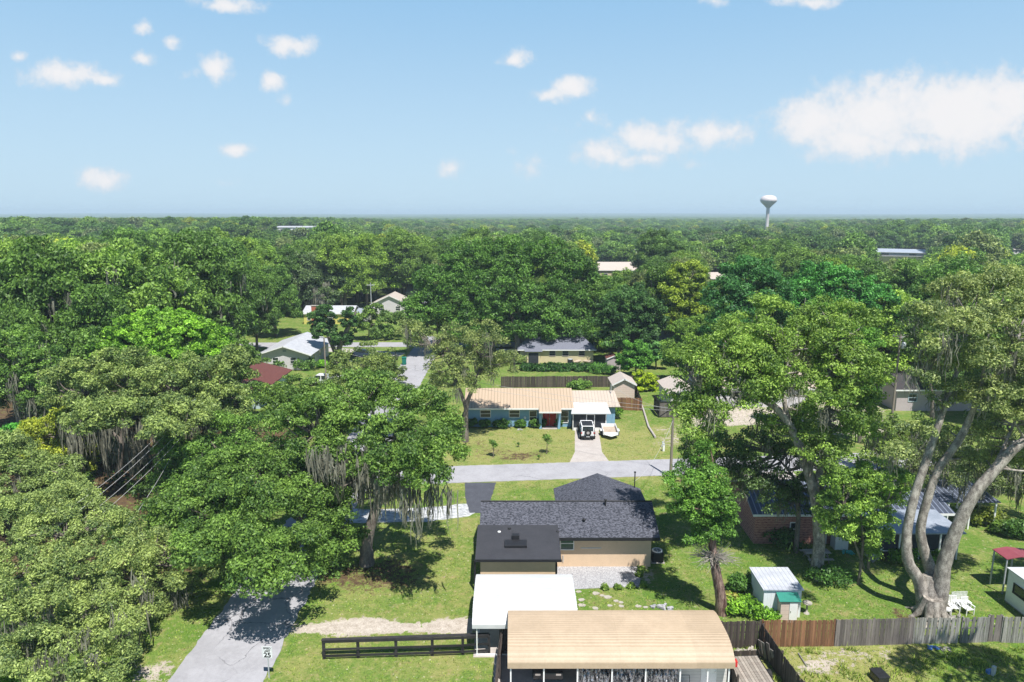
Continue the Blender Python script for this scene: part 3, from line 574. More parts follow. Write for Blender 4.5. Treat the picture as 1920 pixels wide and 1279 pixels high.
hero('round_tree', 'bright round green tree between the small brown shed and the yellow bush', P(1192, 712), 111, [(1188, 660, 25, 20), (1205, 672, 22, 18), (1175, 675, 18, 16), (1190, 685, 25, 16)], [[(1193, 714, 0, .2), (1192, 690, 0, .15), (1190, 665, 0, .08)]], (.085, .24, .04), 34, leaf=.26, per=110, cr=.8)
hero('palm_tree', 'feathery palm leaning between the bright round tree and the teal-fenced yard', P(1230, 700), 117, [(1225, 655, 16, 10), (1240, 665, 14, 8)], [[(1230, 702, 0, .15), (1229, 660, 0, .12)]], (.07, .19, .06), 35, leaf=.5, per=60, cr=.9)
hero('bush', 'yellow-green round bush beside the beige gable shed', P(1210, 742), 102.5, [(1206, 708, 18, 12), (1220, 716, 14, 14), (1200, 722, 16, 12), (1212, 728, 20, 11)], [], (.24, .36, .025), 36, leaf=.2, per=100, cr=.55)
hero('maple_tree', 'tall yellow-green tree with an upright crown right of the pink-roofed house', P(1285, 680), 128, [(1285, 515, 38, 22, 1), (1270, 550, 35, 32), (1300, 560, 33, 35), (1285, 590, 45, 30, -1)], [[(1285, 690, 0, .35), (1285, 600, 0, .2), (1285, 530, 0, .1)]], (.15, .235, .03), 37, leaf=.36, per=100, cr=1.3)
hero('vine_tree', 'vine-covered forked dark tree between the white gable house and the sedan', P(628, 668), 122, [(612, 590, 18, 18), (608, 620, 24, 22), (640, 640, 20, 14), (590, 600, 10, 14), (655, 600, 14, 22)],
     [[(628, 672, 0, .5), (640, 640, 0, .45), (655, 610, 0, .35), (668, 585, 0, .15)], [(628, 660, 0, .4), (612, 620, 0, .3), (605, 585, 0, .12)]], (.045, .115, .035), 38, leaf=.3, per=110, cr=.8)
hero('oak_tree', 'mid green tree overhanging the second street left of the loose grey-green tree', P(760, 640), 128, [(720, 625, 25, 14), (765, 600, 30, 22), (800, 620, 22, 18), (735, 600, 22, 16), (780, 640, 18, 12)], [[(765, 650, 0, .25), (765, 620, 0, .15)]], (.09, .17, .05), 39, leaf=.32, per=90, cr=1.1, dens=.7)
# --- right
hero('oak_tree', 'tall green oak with two long grey limbs behind the little white shed', P(1533, 1096), 48.5,
     [(1400, 620, 60, 40, 2), (1350, 660, 60, 45), (1300, 690, 50, 50, -1), (1430, 660, 70, 45), (1500, 640, 60, 45, 2), (1560, 650, 60, 50, 1), (1610, 700, 50, 50), (1618, 755, 30, 40, -1), (1380, 730, 75, 45, -1), (1480, 730, 90, 45), (1560, 760, 60, 45, -1), (1330, 770, 50, 40, -1.5), (1290, 760, 38, 45, -1), (1600, 600, 45, 30, 3), (1540, 840, 50, 40, -1), (1610, 800, 45, 35, -1), (1540, 860, 34, 30, -1.5), (1580, 690, 60, 40, 0), (1450, 800, 50, 30, 1), (1500, 790, 40, 30, 1.5), (1305, 820, 24, 40, -2), (1310, 880, 16, 34, -2), (1420, 700, 50, 35, -1.5), (1540, 590, 40, 26, 3), (1450, 580, 40, 24, 4)],
     [[(1534, 1104, -1.2, .62), (1533, 1060, -1, .46), (1536, 1000, -.8, .42), (1528, 930, -.5, .38), (1508, 860, -.2, .34), (1482, 800, 0, .29), (1455, 765, .1, .25), (1425, 745, .4, .18), (1390, 700, .5, .1)],
      [(1526, 925, -.5, .26), (1545, 850, 0, .26), (1552, 780, .6, .22), (1556, 700, 1, .12), (1565, 640, 1, .06)], [(1482, 805, 0, .22), (1470, 740, .5, .16), (1480, 660, 1, .06)], [(1425, 745, .3, .14), (1370, 740, 0, .1), (1320, 730, -.4, .05)]],
     (.125, .225, .050), 41, moss=.35, leaf=.155, per=150, cr=.95, dens=.80, bark='bark_grey', mlen=2.2)
hero('oak_tree', 'shadowy moss-hung tree standing before the brick house', P(1490, 1030), 51.2,
     [(1420, 840, 55, 40), (1360, 830, 50, 28), (1350, 870, 50, 35), (1470, 870, 55, 45), (1390, 900, 60, 40), (1440, 920, 50, 40), (1300, 850, 28, 40, 1), (1530, 900, 40, 45, -.5), (1490, 940, 30, 35)],
     [[(1492, 1034, 0, .2), (1497, 960, 0, .17), (1490, 900, 0, .12), (1450, 850, 0, .06)]],
     (.060, .115, .040), 42, moss=.6, leaf=.15, per=110, cr=.8, dens=.5, mlen=2.0)
hero('oak_tree', 'massive three-limbed pale oak at the grey fence on the right', P(1745, 1158), 43.0,
     [(1790, 550, 45, 32, 2), (1850, 530, 50, 32, 3), (1900, 540, 40, 35, 1), (1745, 600, 30, 30, 0), (1800, 610, 45, 32, -1), (1870, 600, 50, 38, 0), (1930, 600, 45, 45, 1), (1750, 655, 24, 30, 1), (1780, 680, 38, 32, 1), (1840, 670, 45, 32, -1.5), (1905, 680, 50, 38, -.5),
      (1950, 700, 50, 50, 0), (1830, 735, 38, 25, 1), (1890, 745, 50, 32, -1), (1940, 770, 50, 36, -1), (1770, 740, 32, 28, 1.5), (1768, 715, 20, 24, 1), (1725, 820, 26, 20, -5), (1690, 850, 24, 18, -6), (1760, 820, 30, 22, 3), (1850, 800, 42, 26, 2), (1920, 850, 40, 26, .5), (1722, 700, 18, 22, -4), (1770, 640, 18, 22, -4), (1880, 860, 30, 20, 2.5), (1775, 855, 22, 18, 2.6), (1845, 850, 28, 18, 2.6), (1812, 872, 18, 14, 3.2), (1965, 800, 46, 34, 1), (1960, 860, 40, 28, 2), (2000, 740, 50, 40, 0)],
     [[(1744, 1175, -.1, .98), (1746, 1145, -.1, .80), (1746, 1110, 0, .74), (1745, 1078, .2, .52)], [(1738, 1130, -.2, .52), (1724, 1092, 0, .42), (1702, 1050, .1, .34), (1702, 990, .3, .30), (1718, 920, .5, .27), (1745, 840, .8, .24), (1772, 760, 1, .18), (1800, 680, 1, .12), (1820, 600, 1, .05)],
      [(1750, 1125, .4, .5), (1750, 1095, .6, .44), (1742, 1060, .9, .38), (1726, 1000, 1.1, .30), (1738, 940, 1.2, .27), (1760, 880, 1.3, .26), (1795, 830, 1.3, .25), (1818, 785, 1.3, .2), (1840, 720, 1, .12), (1850, 640, .8, .05)],
      [(1756, 1140, -.3, .6), (1764, 1100, -.4, .52), (1772, 1050, -.4, .44), (1797, 985, -.5, .40), (1825, 930, -.6, .36), (1862, 885, -.7, .33), (1905, 838, -.8, .30), (1960, 800, -.9, .24)],
      [(1840, 745, 1, .12), (1875, 700, .3, .09), (1900, 640, 0, .05)], [(1862, 885, -.7, .16), (1890, 820, .3, .1), (1920, 750, 1, .05)]],
     (.160, .225, .095), 43, moss=.35, leaf=.13, per=190, cr=.9, dens=.88, bark='bark_grey', mlen=1.8, twr=.09)
RF = MB(9); rb_ = P(1745, 1158); rs_ = np.random.RandomState(2)
for k in range(8):
    a_ = k * .785 + rs_.uniform(-.2, .2); ca, sa = math.cos(a_), math.sin(a_); L_ = rs_.uniform(1.3, 1.9)
    RF.tube(smooth_path([(.25 * ca, .25 * sa, 1.3), (.62 * ca, .62 * sa, .62), (1.0 * ca, 1.0 * sa, .16), (L_ * ca, L_ * sa, -.08)], 4), list(np.linspace(.42, .07, 13)), 8, rough=.12)
RF.build('roots', 'bark_grey', TREES[-1])
def dead_twigs(mb, o):
    rs = np.random.RandomState(5); c = np.array(Q(1338, 1045, 42.4)) - o
    tb = MB(5)
    for _ in range(190):
        d = rdir(rs, 1, -.5)[0] * np.array([1.25, 1.0, .8]); L = rs.uniform(.7, 1.5); m = c + d * L * .5 + rs.normal(size=3) * .1
        tb.tube([c + d * .1, m, c + d * L + rs.normal(size=3) * .12], [.026, .018, .010], 4, cap=False)
    DT.append(tb)
DT = []
hero('oak_tree', 'bushy dark green tree on a reddish shaggy trunk with a bare twig ball', P(1352, 1150), 42.6,
     [(1305, 885, 30, 24, 1), (1332, 900, 32, 30, .5), (1285, 915, 28, 26), (1347, 945, 26, 36), (1300, 950, 34, 30), (1335, 995, 34, 26), (1262, 895, 14, 16), (1325, 850, 16, 20, 1), (1275, 965, 26, 22), (1300, 1000, 24, 20), (1360, 985, 14, 26), (1268, 935, 16, 16)],
     [[(1353, 1153, 0, .42), (1350, 1110, 0, .36), (1341, 1065, 0, .32), (1336, 1025, 0, .26), (1328, 960, 0, .16), (1318, 900, .4, .06)]],
     (.078, .185, .035), 44, leaf=.135, per=140, cr=.65, dens=.85, bark='bark_red', extra=dead_twigs)
DT[0].build('dead_twigs', 'twig', TREES[-1])
hero('oak_tree', 'small light green tree between the tall oak trunk and the screened porch', P(1622, 1066), 46.0,
     [(1610, 905, 40, 28, .5), (1650, 910, 32, 26), (1580, 940, 38, 30), (1630, 950, 42, 30), (1570, 985, 30, 25), (1610, 1000, 38, 28), (1650, 985, 28, 26), (1620, 1030, 20, 14), (1550, 960, 22, 24), (1575, 900, 24, 18), (1680, 895, 22, 16, .5), (1640, 880, 30, 18, 1), (1688, 930, 22, 20, .5), (1700, 905, 18, 16, 1)],
     [[(1612, 1068, .4, .11), (1618, 1020, 0, .09), (1612, 950, 0, .05)], [(1628, 1066, .4, .1), (1632, 1020, 0, .08), (1645, 950, 0, .04)], [(1620, 1066, .4, .09), (1600, 1010, 0, .07), (1580, 950, 0, .04)]],
     (.140, .260, .055), 45, leaf=.14, per=120, cr=.7)
hero('oak_tree', 'dark moss-curtained tree behind the metal carport roof on the right', P(1830, 960), 63,
     [(1800, 850, 45, 35), (1870, 860, 50, 35), (1760, 840, 40, 35), (1920, 840, 40, 50), (1830, 880, 50, 25), (1850, 885, 36, 16, -6), (1905, 880, 36, 24, -7), (1790, 880, 30, 16, -5), (1740, 870, 34, 22, -3), (1690, 860, 30, 24, -2), (1860, 910, 26, 16, -8), (1790, 905, 22, 14, -8), (1720, 905, 26, 18, -6), (1915, 920, 26, 22, -6)],
     [[(1808, 985, -1, .3), (1810, 930, 0, .25), (1808, 860, 0, .12)], [(1900, 990, -2, .25), (1902, 930, 0, .2), (1895, 860, 0, .1)]],
     (.085, .13, .05), 46, moss=1.1, mlen=3.0, leaf=.17, per=90, cr=.9, dens=.7, mwidth=.09)
hero('oak_tree', 'moss-hung tree at the right frame edge beside the carport', P(1935, 990), 57, [(1930, 890, 35, 45), (1900, 870, 30, 25)], [[(1935, 1000, 0, .3), (1930, 930, 0, .2), (1925, 880, 0, .1)]], (.09, .14, .05), 47, moss=1.3, mlen=3.0, leaf=.16, per=90, mwidth=.09)
hero('oak_tree', 'mid green tree behind the little tree, over the pale driveway', P(1680, 900), 67, [(1680, 830, 45, 32), (1640, 850, 32, 28), (1720, 810, 36, 30), (1655, 800, 30, 25, 1)], [[(1680, 915, 0, .25), (1680, 860, 0, .15)]], (.105, .18, .045), 48, leaf=.2, per=95, cr=.95, dens=.7, moss=.3)
hero('oak_tree', 'bright green tree left of the utility pole with the transformer', P(1610, 880), 78, [(1600, 640, 45, 30, 2), (1570, 600, 38, 26, 3), (1618, 680, 30, 32), (1632, 720, 18, 25, -1), (1540, 580, 25, 20, 3)], [[(1612, 850, 0, .3), (1612, 760, 0, .2), (1605, 660, 0, .08)]], (.10, .235, .042), 49, leaf=.22, per=115, cr=1.0)
hero('emerald_tree', 'deep emerald green tree behind the tall two-limbed oak', P(1400, 760), 96, [(1400, 510, 50, 28, 2), (1370, 560, 45, 40), (1430, 550, 50, 40), (1460, 600, 45, 45, -1), (1390, 620, 55, 45, -2), (1350, 620, 30, 30)], [[(1400, 770, 0, .4), (1400, 640, 0, .25), (1400, 540, 0, .1)]], (.045, .150, .045), 50, leaf=.28, per=120, cr=1.3)
hero('emerald_tree', 'vivid green layered tree behind the transformer pole', P(1600, 760), 100, [(1540, 520, 45, 26, 2), (1590, 540, 50, 32), (1640, 570, 50, 35), (1570, 580, 50, 32, -1), (1690, 600, 34, 30, -1), (1640, 620, 30, 24, 2), (1500, 560, 35, 35)], [[(1600, 770, 0, .4), (1600, 640, 0, .2), (1600, 560, 0, .1)]], (.055, .20, .045), 51, leaf=.3, per=115, cr=1.3)
hero('oak_tree', 'shaded dark green tree beside the lilac-grey house', P(1760, 810), 80, [(1728, 640, 28, 34), (1755, 670, 22, 26), (1712, 600, 25, 25, 3), (1778, 735, 20, 30)], [[(1745, 815, 0, .3), (1748, 750, 0, .2), (1735, 660, 0, .1)]], (.06, .12, .035), 52, leaf=.24, per=105, cr=1.1, moss=.4)
hero('maple_tree', 'rich green wide tree under the blue-grey roofed building', P(1780, 720), 112, [(1780, 520, 45, 26), (1850, 530, 45, 28, 2), (1820, 560, 60, 30, -2), (1740, 560, 35, 35)], [[(1790, 730, 0, .3), (1790, 600, 0, .2)]], (.065, .16, .03), 53, leaf=.32, per=105, cr=1.4)
hero('oak_tree', 'oak outside the lower right corner shading the weedy yard', (35, 29, 0), 29, [(2280, 780, 110, 60), (2180, 850, 90, 50), (2330, 860, 90, 50)], [[(2300, 1300, 0, .4), (2290, 1000, 0, .3), (2270, 800, 0, .1)]], (.1, .17, .04), 57, per=60, dens=.6, leaf=.3)
hero('oak_tree', 'oak outside the right edge shading the lawn behind the mobile home', (47, 40, 0), 40, [(2330, 700, 90, 60), (2260, 760, 70, 50), (2350, 800, 90, 50)], [[(2350, 1170, 0, .4), (2340, 900, 0, .3), (2330, 720, 0, .1)]], (.1, .17, .04), 58, per=60, dens=.6, leaf=.3)
# --- prototypes and the wider canopy
def proto_blobs(kind, seed):
    rs = np.random.RandomState(seed); B = []
    if kind == 'spread':
        for k in range(8):
            a = k * 2 * math.pi / 7 + rs.uniform(-.3, .3); rr = rs.uniform(2.6, 3.9) if k < 7 else 0
            B.append((np.array([rr * math.cos(a), rr * math.sin(a), rs.uniform(6.4, 9.6) + (2.6 if k == 7 else 0)]), (rs.uniform(2.2, 2.9),) * 2 + (rs.uniform(1.7, 2.3),)))
        for k in range(4):
            a = k * 1.57 + rs.uniform(-.4, .4); B.append((np.array([2.2 * math.cos(a), 2.2 * math.sin(a), 10.9]), (2.0, 2.0, 1.6))); B.append((np.array([3.2 * math.cos(a + .8), 3.2 * math.sin(a + .8), 4.6]), (2.1, 2.1, 1.6)))
    elif kind == 'dome':
        for k in range(6):
            a = k * 2 * math.pi / 6 + rs.uniform(-.3, .3); B.append((np.array([2.2 * math.cos(a), 2.2 * math.sin(a), rs.uniform(6.6, 9.2)]), (2.3, 2.3, 2.2))); B.append((np.array([2.3 * math.cos(a + .5), 2.3 * math.sin(a + .5), 4.4]), (1.8, 1.8, 1.6)))
        for k in range(3):
            a = rs.uniform(0, 6.28); B.append((np.array([1.1 * math.cos(a), 1.1 * math.sin(a), rs.uniform(10.4, 11.4)]), (1.9, 1.9, 1.6)))
    else:
        for k in range(8):
            a = rs.uniform(0, 6.28); z = rs.uniform(3.5, 12); rr = (1 - abs(z - 8) / 6) * 2.2; B.append((np.array([rr * math.cos(a), rr * math.sin(a), z]), (1.6, 1.6, 1.7)))
    return B
PROT = []
def make_proto(kind, seed, name, moss, leaf, per, cr, bark='bark', far=False):
    B = proto_blobs(kind, seed); me, cl = crown_mesh(name + '_crown', B, seed, cr * (.9 if far else .74), .72, leaf * (.8 if far else .62), int(per * (1.7 if far else 1.9)), 'leaf_far' if far else 'leaf', flat=.78)
    mo = moss_mesh('moss', B, seed, moss, 2.2, 8, .16) if moss else None
    mb = MB(seed); tr = smooth_path([(0, 0, -.3), (.2, .1, 3), (-.1, .2, 6), (0, 0, 9.5)], 4); mb.tube(tr, list(np.linspace(.42, .12, len(tr))), 8, rough=.1)
    L = [tr]
    for c, r in B[:7]:
        l = smooth_path([(0, .1, 5), tuple(c * np.array([.5, .5, .8])), tuple(c)], 3); mb.tube(l, list(np.linspace(.2, .05, len(l))), 6, cap=False); L.append(l)
    return dict(kind=kind, name=name, crown=me, moss=mo, trunk=mb, bark=bark)
protos = [make_proto('spread', 101, 'oak_tree', 0, .30, 95, 1.25), make_proto('spread', 102, 'oak_tree', .2, .29, 90, 1.2), make_proto('spread', 103, 'oak_tree', .7, .28, 85, 1.15),
          make_proto('dome', 104, 'oak_tree', 0, .28, 95, 1.15), make_proto('dome', 105, 'round_tree', 0, .26, 100, 1.0), make_proto('dome', 106, 'oak_tree', .15, .28, 90, 1.1),
          make_proto('tall', 107, 'tall_tree', 0, .26, 90, 1.0), make_proto('spread', 108, 'oak_tree', .3, .32, 90, 1.35)]
first = {}
def place(pi, x, y, rz, s, sz, color, label=None, group=None):
    p = protos[pi]; z = float(hfun(x, y))
    if pi not in first:
        r = thing(p['name'], label, 'tree', (x, y, z), rz, group)
        c = bpy.data.objects.new('crown', p['crown']); COL.objects.link(c); c.parent = r
        p['trunk'].build('trunk', p['bark'], r)
        if p['moss']: m = bpy.data.objects.new('spanish_moss', p['moss']); COL.objects.link(m); m.parent = r; m['kind'] = 'stuff'
        first[pi] = r
    else: r = copy_tree(first[pi])
    r.location = (x, y, z); r.rotation_euler = (0, 0, rz); r.scale = (s, s, sz)
    for ch in r.children:
        if ch.name.startswith('crown'): ch.color = tuple(color) + (1,)
    r['label'] = label or ''
    if group: r['group'] = group
    return r
PROT_RECT = [(195, 590, 430, 690, 84), (1365, 480, 1480, 640, 97), (1500, 500, 1700, 620, 100), (493, 625, 622, 700, 112), (520, 600, 590, 645, 160), (563, 568, 660, 612, 175), (748, 650, 812, 745, 140), (655, 648, 765, 690, 128), (692, 552, 752, 600, 190), (744, 540, 778, 562, 215),
    (980, 630, 1120, 705, 130), (640, 640, 850, 665, 143), (870, 700, 1210, 905, 112), (1115, 480, 1195, 518, 330), (1636, 457, 1738, 494, 410), (515, 408, 600, 432, 590), (1423, 360, 1457, 416, 690),
    (462, 682, 555, 760, 100), (1140, 640, 1235, 770, 113), (1225, 700, 1300, 790, 97), (1260, 780, 1345, 850, 100), (1655, 650, 1755, 780, 94), (440, 785, 505, 835, 88), (580, 690, 645, 725, 100), (1330, 495, 1360, 530, 300), (1890, 462, 1930, 482, 400),(1120, 640, 1160, 690, 140)]
def col_for(rs, x, y):
    t = rs.rand(); n = math.sin(x * .021 + 1.3) * math.cos(y * .017)
    if t < .38: b, nm = (.066, .142, .032), 'dark green'
    elif t < .62: b, nm = (.098, .190, .040), 'mid green'
    elif t < .80: b, nm = (.120, .175, .070), 'grey-green'
    elif t < .95: b, nm = (.125, .225, .042), 'light green'
    else: b, nm = (.200, .270, .030), 'yellow-green'
    if nm == 'yellow-green' and math.hypot(x, y) < 230: b, nm = (.115, .205, .045), 'light green'
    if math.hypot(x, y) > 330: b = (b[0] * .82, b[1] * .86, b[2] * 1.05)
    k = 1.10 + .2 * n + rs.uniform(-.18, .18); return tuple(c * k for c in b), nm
def excluded(x, y, r):
    if -21.5 - r * .25 < x < -13.2 + r * .25 and y < 152: return True
    if 136 - r * .3 < y < 144 + r * .3 and -62 < x < 20: return True
    if -13 < x < 24 and 60 < y < 134: return True
    if -50 < x < -24 and 110 < y < 134: return True
    if -52 < x < -34 and 144 < y < 176: return True
    if -20 < x < -2 and 95 < y < 128: return True
    if x > 15 and y < 74: return True
    if 15 <= x < 60 and 74 <= y < 94: return True
    if -50 < x < -33 and 92 < y < 109: return True
    if -39 < x < -21 and 176 < y < 194: return True
    return False
def scatter():
    rs = np.random.RandomState(77); pts = []; cell = {}
    for t in [tuple(r.location[:2]) for r in TREES]: cell.setdefault((int(t[0] // 12), int(t[1] // 12)), []).append((t[0], t[1], 6.0))
    cand = []
    for _ in range(90000):
        D = math.sqrt(rs.uniform(62 ** 2, 1500 ** 2)) if rs.rand() > .22 else math.sqrt(rs.uniform(62 ** 2, 330 ** 2)); u = rs.uniform(-.86, .86)
        cand.append((D * u, D))
    out = []
    for (x, y) in cand:
        D = math.hypot(x, y); s = rs.uniform(.85, 1.45) * (1.12 if x < -20 and D < 260 else 1.0); r = 5.3 * s
        if D > 300: s *= .92
        if excluded(x, y, r) or D < 84 and x < -20: continue
        k = (int(x // 12), int(y // 12)); mind = r * .98 * (1.0 if D < 350 else 1.15); bad = False
        for i in (-1, 0, 1):
            for j in (-1, 0, 1):
                for (a, b, q) in cell.get((k[0] + i, k[1] + j), ()):
                    if (a - x) ** 2 + (b - y) ** 2 < ((mind + q) * (.70 if D < 300 else .62)) ** 2: bad = True; break
                if bad: break
            if bad: break
        if bad: continue
        z0 = float(hfun(x, y)); sz = s * rs.uniform(.9, 1.15) * (1.22 if (x < -20 and D < 210) else 1.0)
        if D > 250: sz *= .95 if D < 560 or x < -.3 * y else .82
        lim = 409 + min(max(300 - D, 0), 200) * .27; zt = CAMH - (lim - 400) / F * D * 1.02
        if z0 + 12.6 * sz > zt: sz = max((zt - z0) / 12.6, .62); s = min(s, sz * 1.25)
        top = z0 + 12.6 * sz; cxp, typ = proj((x, y, top)); _, byp = proj((x, y, z0 + 4)); hw = 5.6 * s * F / zc(y, z0 + 8)
        for (a0, b0, a1, b1, Dp) in PROT_RECT:
            if y < Dp and cxp + hw * .8 > a0 and cxp - hw * .8 < a1 and typ < b1 - 3 and byp > b0: bad = True; break
        if bad: continue
        cell.setdefault(k, []).append((x, y, r * .98)); out.append((D, x, y, z0, s, sz, cxp, typ))
    out.sort(); return out
SC_T = scatter()
inview = [t for t in SC_T if -40 < t[6] < 1960]
NEAR = 245
near = inview[:NEAR]; nearset = set(id(t) for t in near); far = [t for t in SC_T if id(t) not in nearset and t[0] > 185]
LAND = [((1440, 390), 'the water tower'), ((1157, 505), 'the pink-roofed house'), ((560, 655), 'the white gable house'), ((1680, 480), 'the long blue-grey roof'), ((600, 590), 'the brick chimney'),
        ((950, 540), 'the huge dark oak'), ((1285, 555), 'the yellow-green tree'), ((1050, 655), 'the tan house'), ((515, 710), 'the red-roofed house'), ((320, 620), 'the bright green tree'),
        ((50, 690), 'the leftmost mossy oak'), ((1672, 680), 'the transformer pole'), ((1830, 560), 'the three-limbed oak'), ((720, 570), 'the mauve-roofed house'), ((560, 420), 'the far white sheds'), ((400, 540), 'x')]
LAND = LAND[:-1]
ORD = ['nearest', 'second', 'third', 'fourth', 'fifth', 'sixth', 'seventh', 'eighth', 'ninth', 'tenth', 'eleventh', 'twelfth', 'thirteenth', 'fourteenth', 'fifteenth', 'sixteenth', 'seventeenth', 'eighteenth', 'nineteenth', 'twentieth']
rs = np.random.RandomState(9); bucket = {}
for t in near:
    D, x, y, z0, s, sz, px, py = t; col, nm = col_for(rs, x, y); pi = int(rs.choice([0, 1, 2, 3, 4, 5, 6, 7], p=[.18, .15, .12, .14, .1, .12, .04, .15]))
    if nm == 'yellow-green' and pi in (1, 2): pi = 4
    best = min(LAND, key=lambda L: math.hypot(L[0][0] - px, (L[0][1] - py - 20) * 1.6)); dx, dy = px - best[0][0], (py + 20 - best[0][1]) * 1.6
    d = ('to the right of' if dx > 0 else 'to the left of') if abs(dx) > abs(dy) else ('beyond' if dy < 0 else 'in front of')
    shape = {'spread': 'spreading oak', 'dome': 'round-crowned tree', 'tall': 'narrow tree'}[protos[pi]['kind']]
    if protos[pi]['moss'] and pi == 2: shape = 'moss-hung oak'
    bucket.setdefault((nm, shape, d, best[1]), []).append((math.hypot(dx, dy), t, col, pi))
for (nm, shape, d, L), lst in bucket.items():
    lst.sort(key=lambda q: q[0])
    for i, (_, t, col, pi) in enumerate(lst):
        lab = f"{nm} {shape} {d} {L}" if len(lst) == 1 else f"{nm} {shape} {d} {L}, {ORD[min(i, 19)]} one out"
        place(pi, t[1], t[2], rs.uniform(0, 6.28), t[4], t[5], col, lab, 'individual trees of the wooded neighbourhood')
# far wood: instanced crowns, one object
farcol = bpy.data.collections.new('far_crowns')
for i, (kd, sd_) in enumerate((('spread', 201), ('dome', 202), ('spread', 203), ('dome', 204))):
    p = make_proto(kd, sd_, 'far', 0, .50, 26, 1.35, far=True); p['trunk'] = None
    o = bpy.data.objects.new('crown_proto_%d' % i, p['crown']); farcol.objects.link(o)
me = bpy.data.meshes.new('woods'); me.from_pydata([(t[1], t[2], t[3]) for t in far], [], [])
rs = np.random.RandomState(4)
a = me.attributes.new('rz', 'FLOAT_VECTOR', 'POINT'); a.data.foreach_set('vector', np.array([(0, 0, rs.uniform(0, 6.28)) for t in far], np.float32).ravel())
a = me.attributes.new('sc', 'FLOAT_VECTOR', 'POINT'); a.data.foreach_set('vector', np.array([(t[4], t[4], t[5]) for t in far], np.float32).ravel())
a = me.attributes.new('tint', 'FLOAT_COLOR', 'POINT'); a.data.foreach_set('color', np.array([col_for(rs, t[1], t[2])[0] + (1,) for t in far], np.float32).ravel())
woods = bpy.data.objects.new('woods', me); COL.objects.link(woods); tag(woods, 'dense far-off woodland canopy stretching from the neighbourhood to the horizon', 'woodland', kind='stuff')
ng = bpy.data.node_groups.new('woods', 'GeometryNodeTree'); ng.interface.new_socket('Geometry', in_out='INPUT', socket_type='NodeSocketGeometry'); ng.interface.new_socket('Geometry', in_out='OUTPUT', socket_type='NodeSocketGeometry')
gi, go = ng.nodes.new('NodeGroupInput'), ng.nodes.new('NodeGroupOutput'); ip = ng.nodes.new('GeometryNodeInstanceOnPoints'); ci = ng.nodes.new('GeometryNodeCollectionInfo')
ci.inputs['Collection'].default_value = farcol; ci.inputs['Separate Children'].default_value = True; ci.inputs['Reset Children'].default_value = True
def na(nm, ty):
    n = ng.nodes.new('GeometryNodeInputNamedAttribute'); n.data_type = ty; n.inputs[0].default_value = nm; return n.outputs[0]
ip.inputs['Pick Instance'].default_value = True; ri = ng.nodes.new('FunctionNodeRandomValue'); ri.data_type = 'INT'; ri.inputs[4].default_value = 0; ri.inputs[5].default_value = 3
ng.links.new(gi.outputs[0], ip.inputs['Points']); ng.links.new(ci.outputs[0], ip.inputs['Instance']); ng.links.new(ri.outputs[2], ip.inputs['Instance Index'])
e2r = ng.nodes.new('FunctionNodeEulerToRotation'); ng.links.new(na('rz', 'FLOAT_VECTOR'), e2r.inputs[0]); ng.links.new(e2r.outputs[0], ip.inputs['Rotation']); ng.links.new(na('sc', 'FLOAT_VECTOR'), ip.inputs['Scale'])
ng.links.new(ip.outputs[0], go.inputs[0]); md = woods.modifiers.new('woods', 'NODES'); md.node_group = ng
# distant canopy 1.4 km .. 11 km as a bumpy sheet of treetops
def distant():
    th = np.linspace(-.80, .80, 700); rr = 1400 * (11000 / 1400) ** np.linspace(0, 1, 420)
    T_, R_ = np.meshgrid(th, rr); X = R_ * np.sin(T_); Y = R_ * np.cos(T_); rs = np.random.RandomState(3)
    n = rs.rand(*X.shape); n2 = np.repeat(np.repeat(rs.rand(105, 175), 4, 0), 4, 1)[:420, :700]
    gap = (np.sin(X / 310 + 2 * np.sin(Y / 500)) * np.cos(Y / 420 + np.sin(X / 600)) > .62)
    Z = hfun(X, Y) + np.where(gap, .6, 9 + 3.5 * n + 3 * n2)
    co = np.stack([X, Y, Z], -1).reshape(-1, 3).astype(np.float32); i = np.arange(X.size).reshape(X.shape)
    f = np.stack([i[:-1, :-1], i[:-1, 1:], i[1:, 1:], i[1:, :-1]], -1).reshape(-1, 4).astype(np.int32)
    me = bpy.data.meshes.new('distant_woods'); me.vertices.add(len(co)); me.vertices.foreach_set('co', co.ravel()); me.loops.add(f.size); me.loops.foreach_set('vertex_index', f.ravel())
    me.polygons.add(len(f)); me.polygons.foreach_set('loop_start', (np.arange(len(f)) * 4).astype(np.int32)); me.update()
    at = me.attributes.new('gap', 'FLOAT', 'POINT'); at.data.foreach_set('value', gap.ravel().astype(np.float32))
    m, t, b = newmat('distant_canopy'); g = t.n('ShaderNodeNewGeometry').outputs['Position']
    c = t.mix(t.step(t.noise(g, .02, 5, .7), .35, .65), (.04, .085, .026), (.085, .14, .04)); c = t.mix(t.attr('gap'), c, (.19, .21, .10))
    t.put(b.inputs['Base Color'], c); b.inputs['Roughness'].default_value = 1; me.materials.append(m)
    o = bpy.data.objects.new('distant_woods', me); COL.objects.link(o); tag(o, 'hazy blue-green distant woods along the flat horizon', 'woodland', kind='stuff')
distant()
# haze: one box of even thin air round everything
hz = MB(); hz.box(-12500, 12500, -400, 11800, -12, 52)
ho = hz.build('haze', 'white'); ho.data.materials.clear(); ho['kind'] = 'stuff'; ho['label'] = 'thin blue summer haze over the far woods'; ho['category'] = 'haze'
hm = bpy.data.materials.new('haze'); hm.use_nodes = True; hn = hm.node_tree; hn.nodes.clear(); out = hn.nodes.new('ShaderNodeOutputMaterial'); pv = hn.nodes.new('ShaderNodeVolumePrincipled')
pv.inputs['Color'].default_value = (.70, .87, 1.0, 1); pv.inputs['Density'].default_value = .00026; pv.inputs['Anisotropy'].default_value = 0.0
hn.links.new(pv.outputs[0], out.inputs['Volume']); ho.data.materials.append(hm)
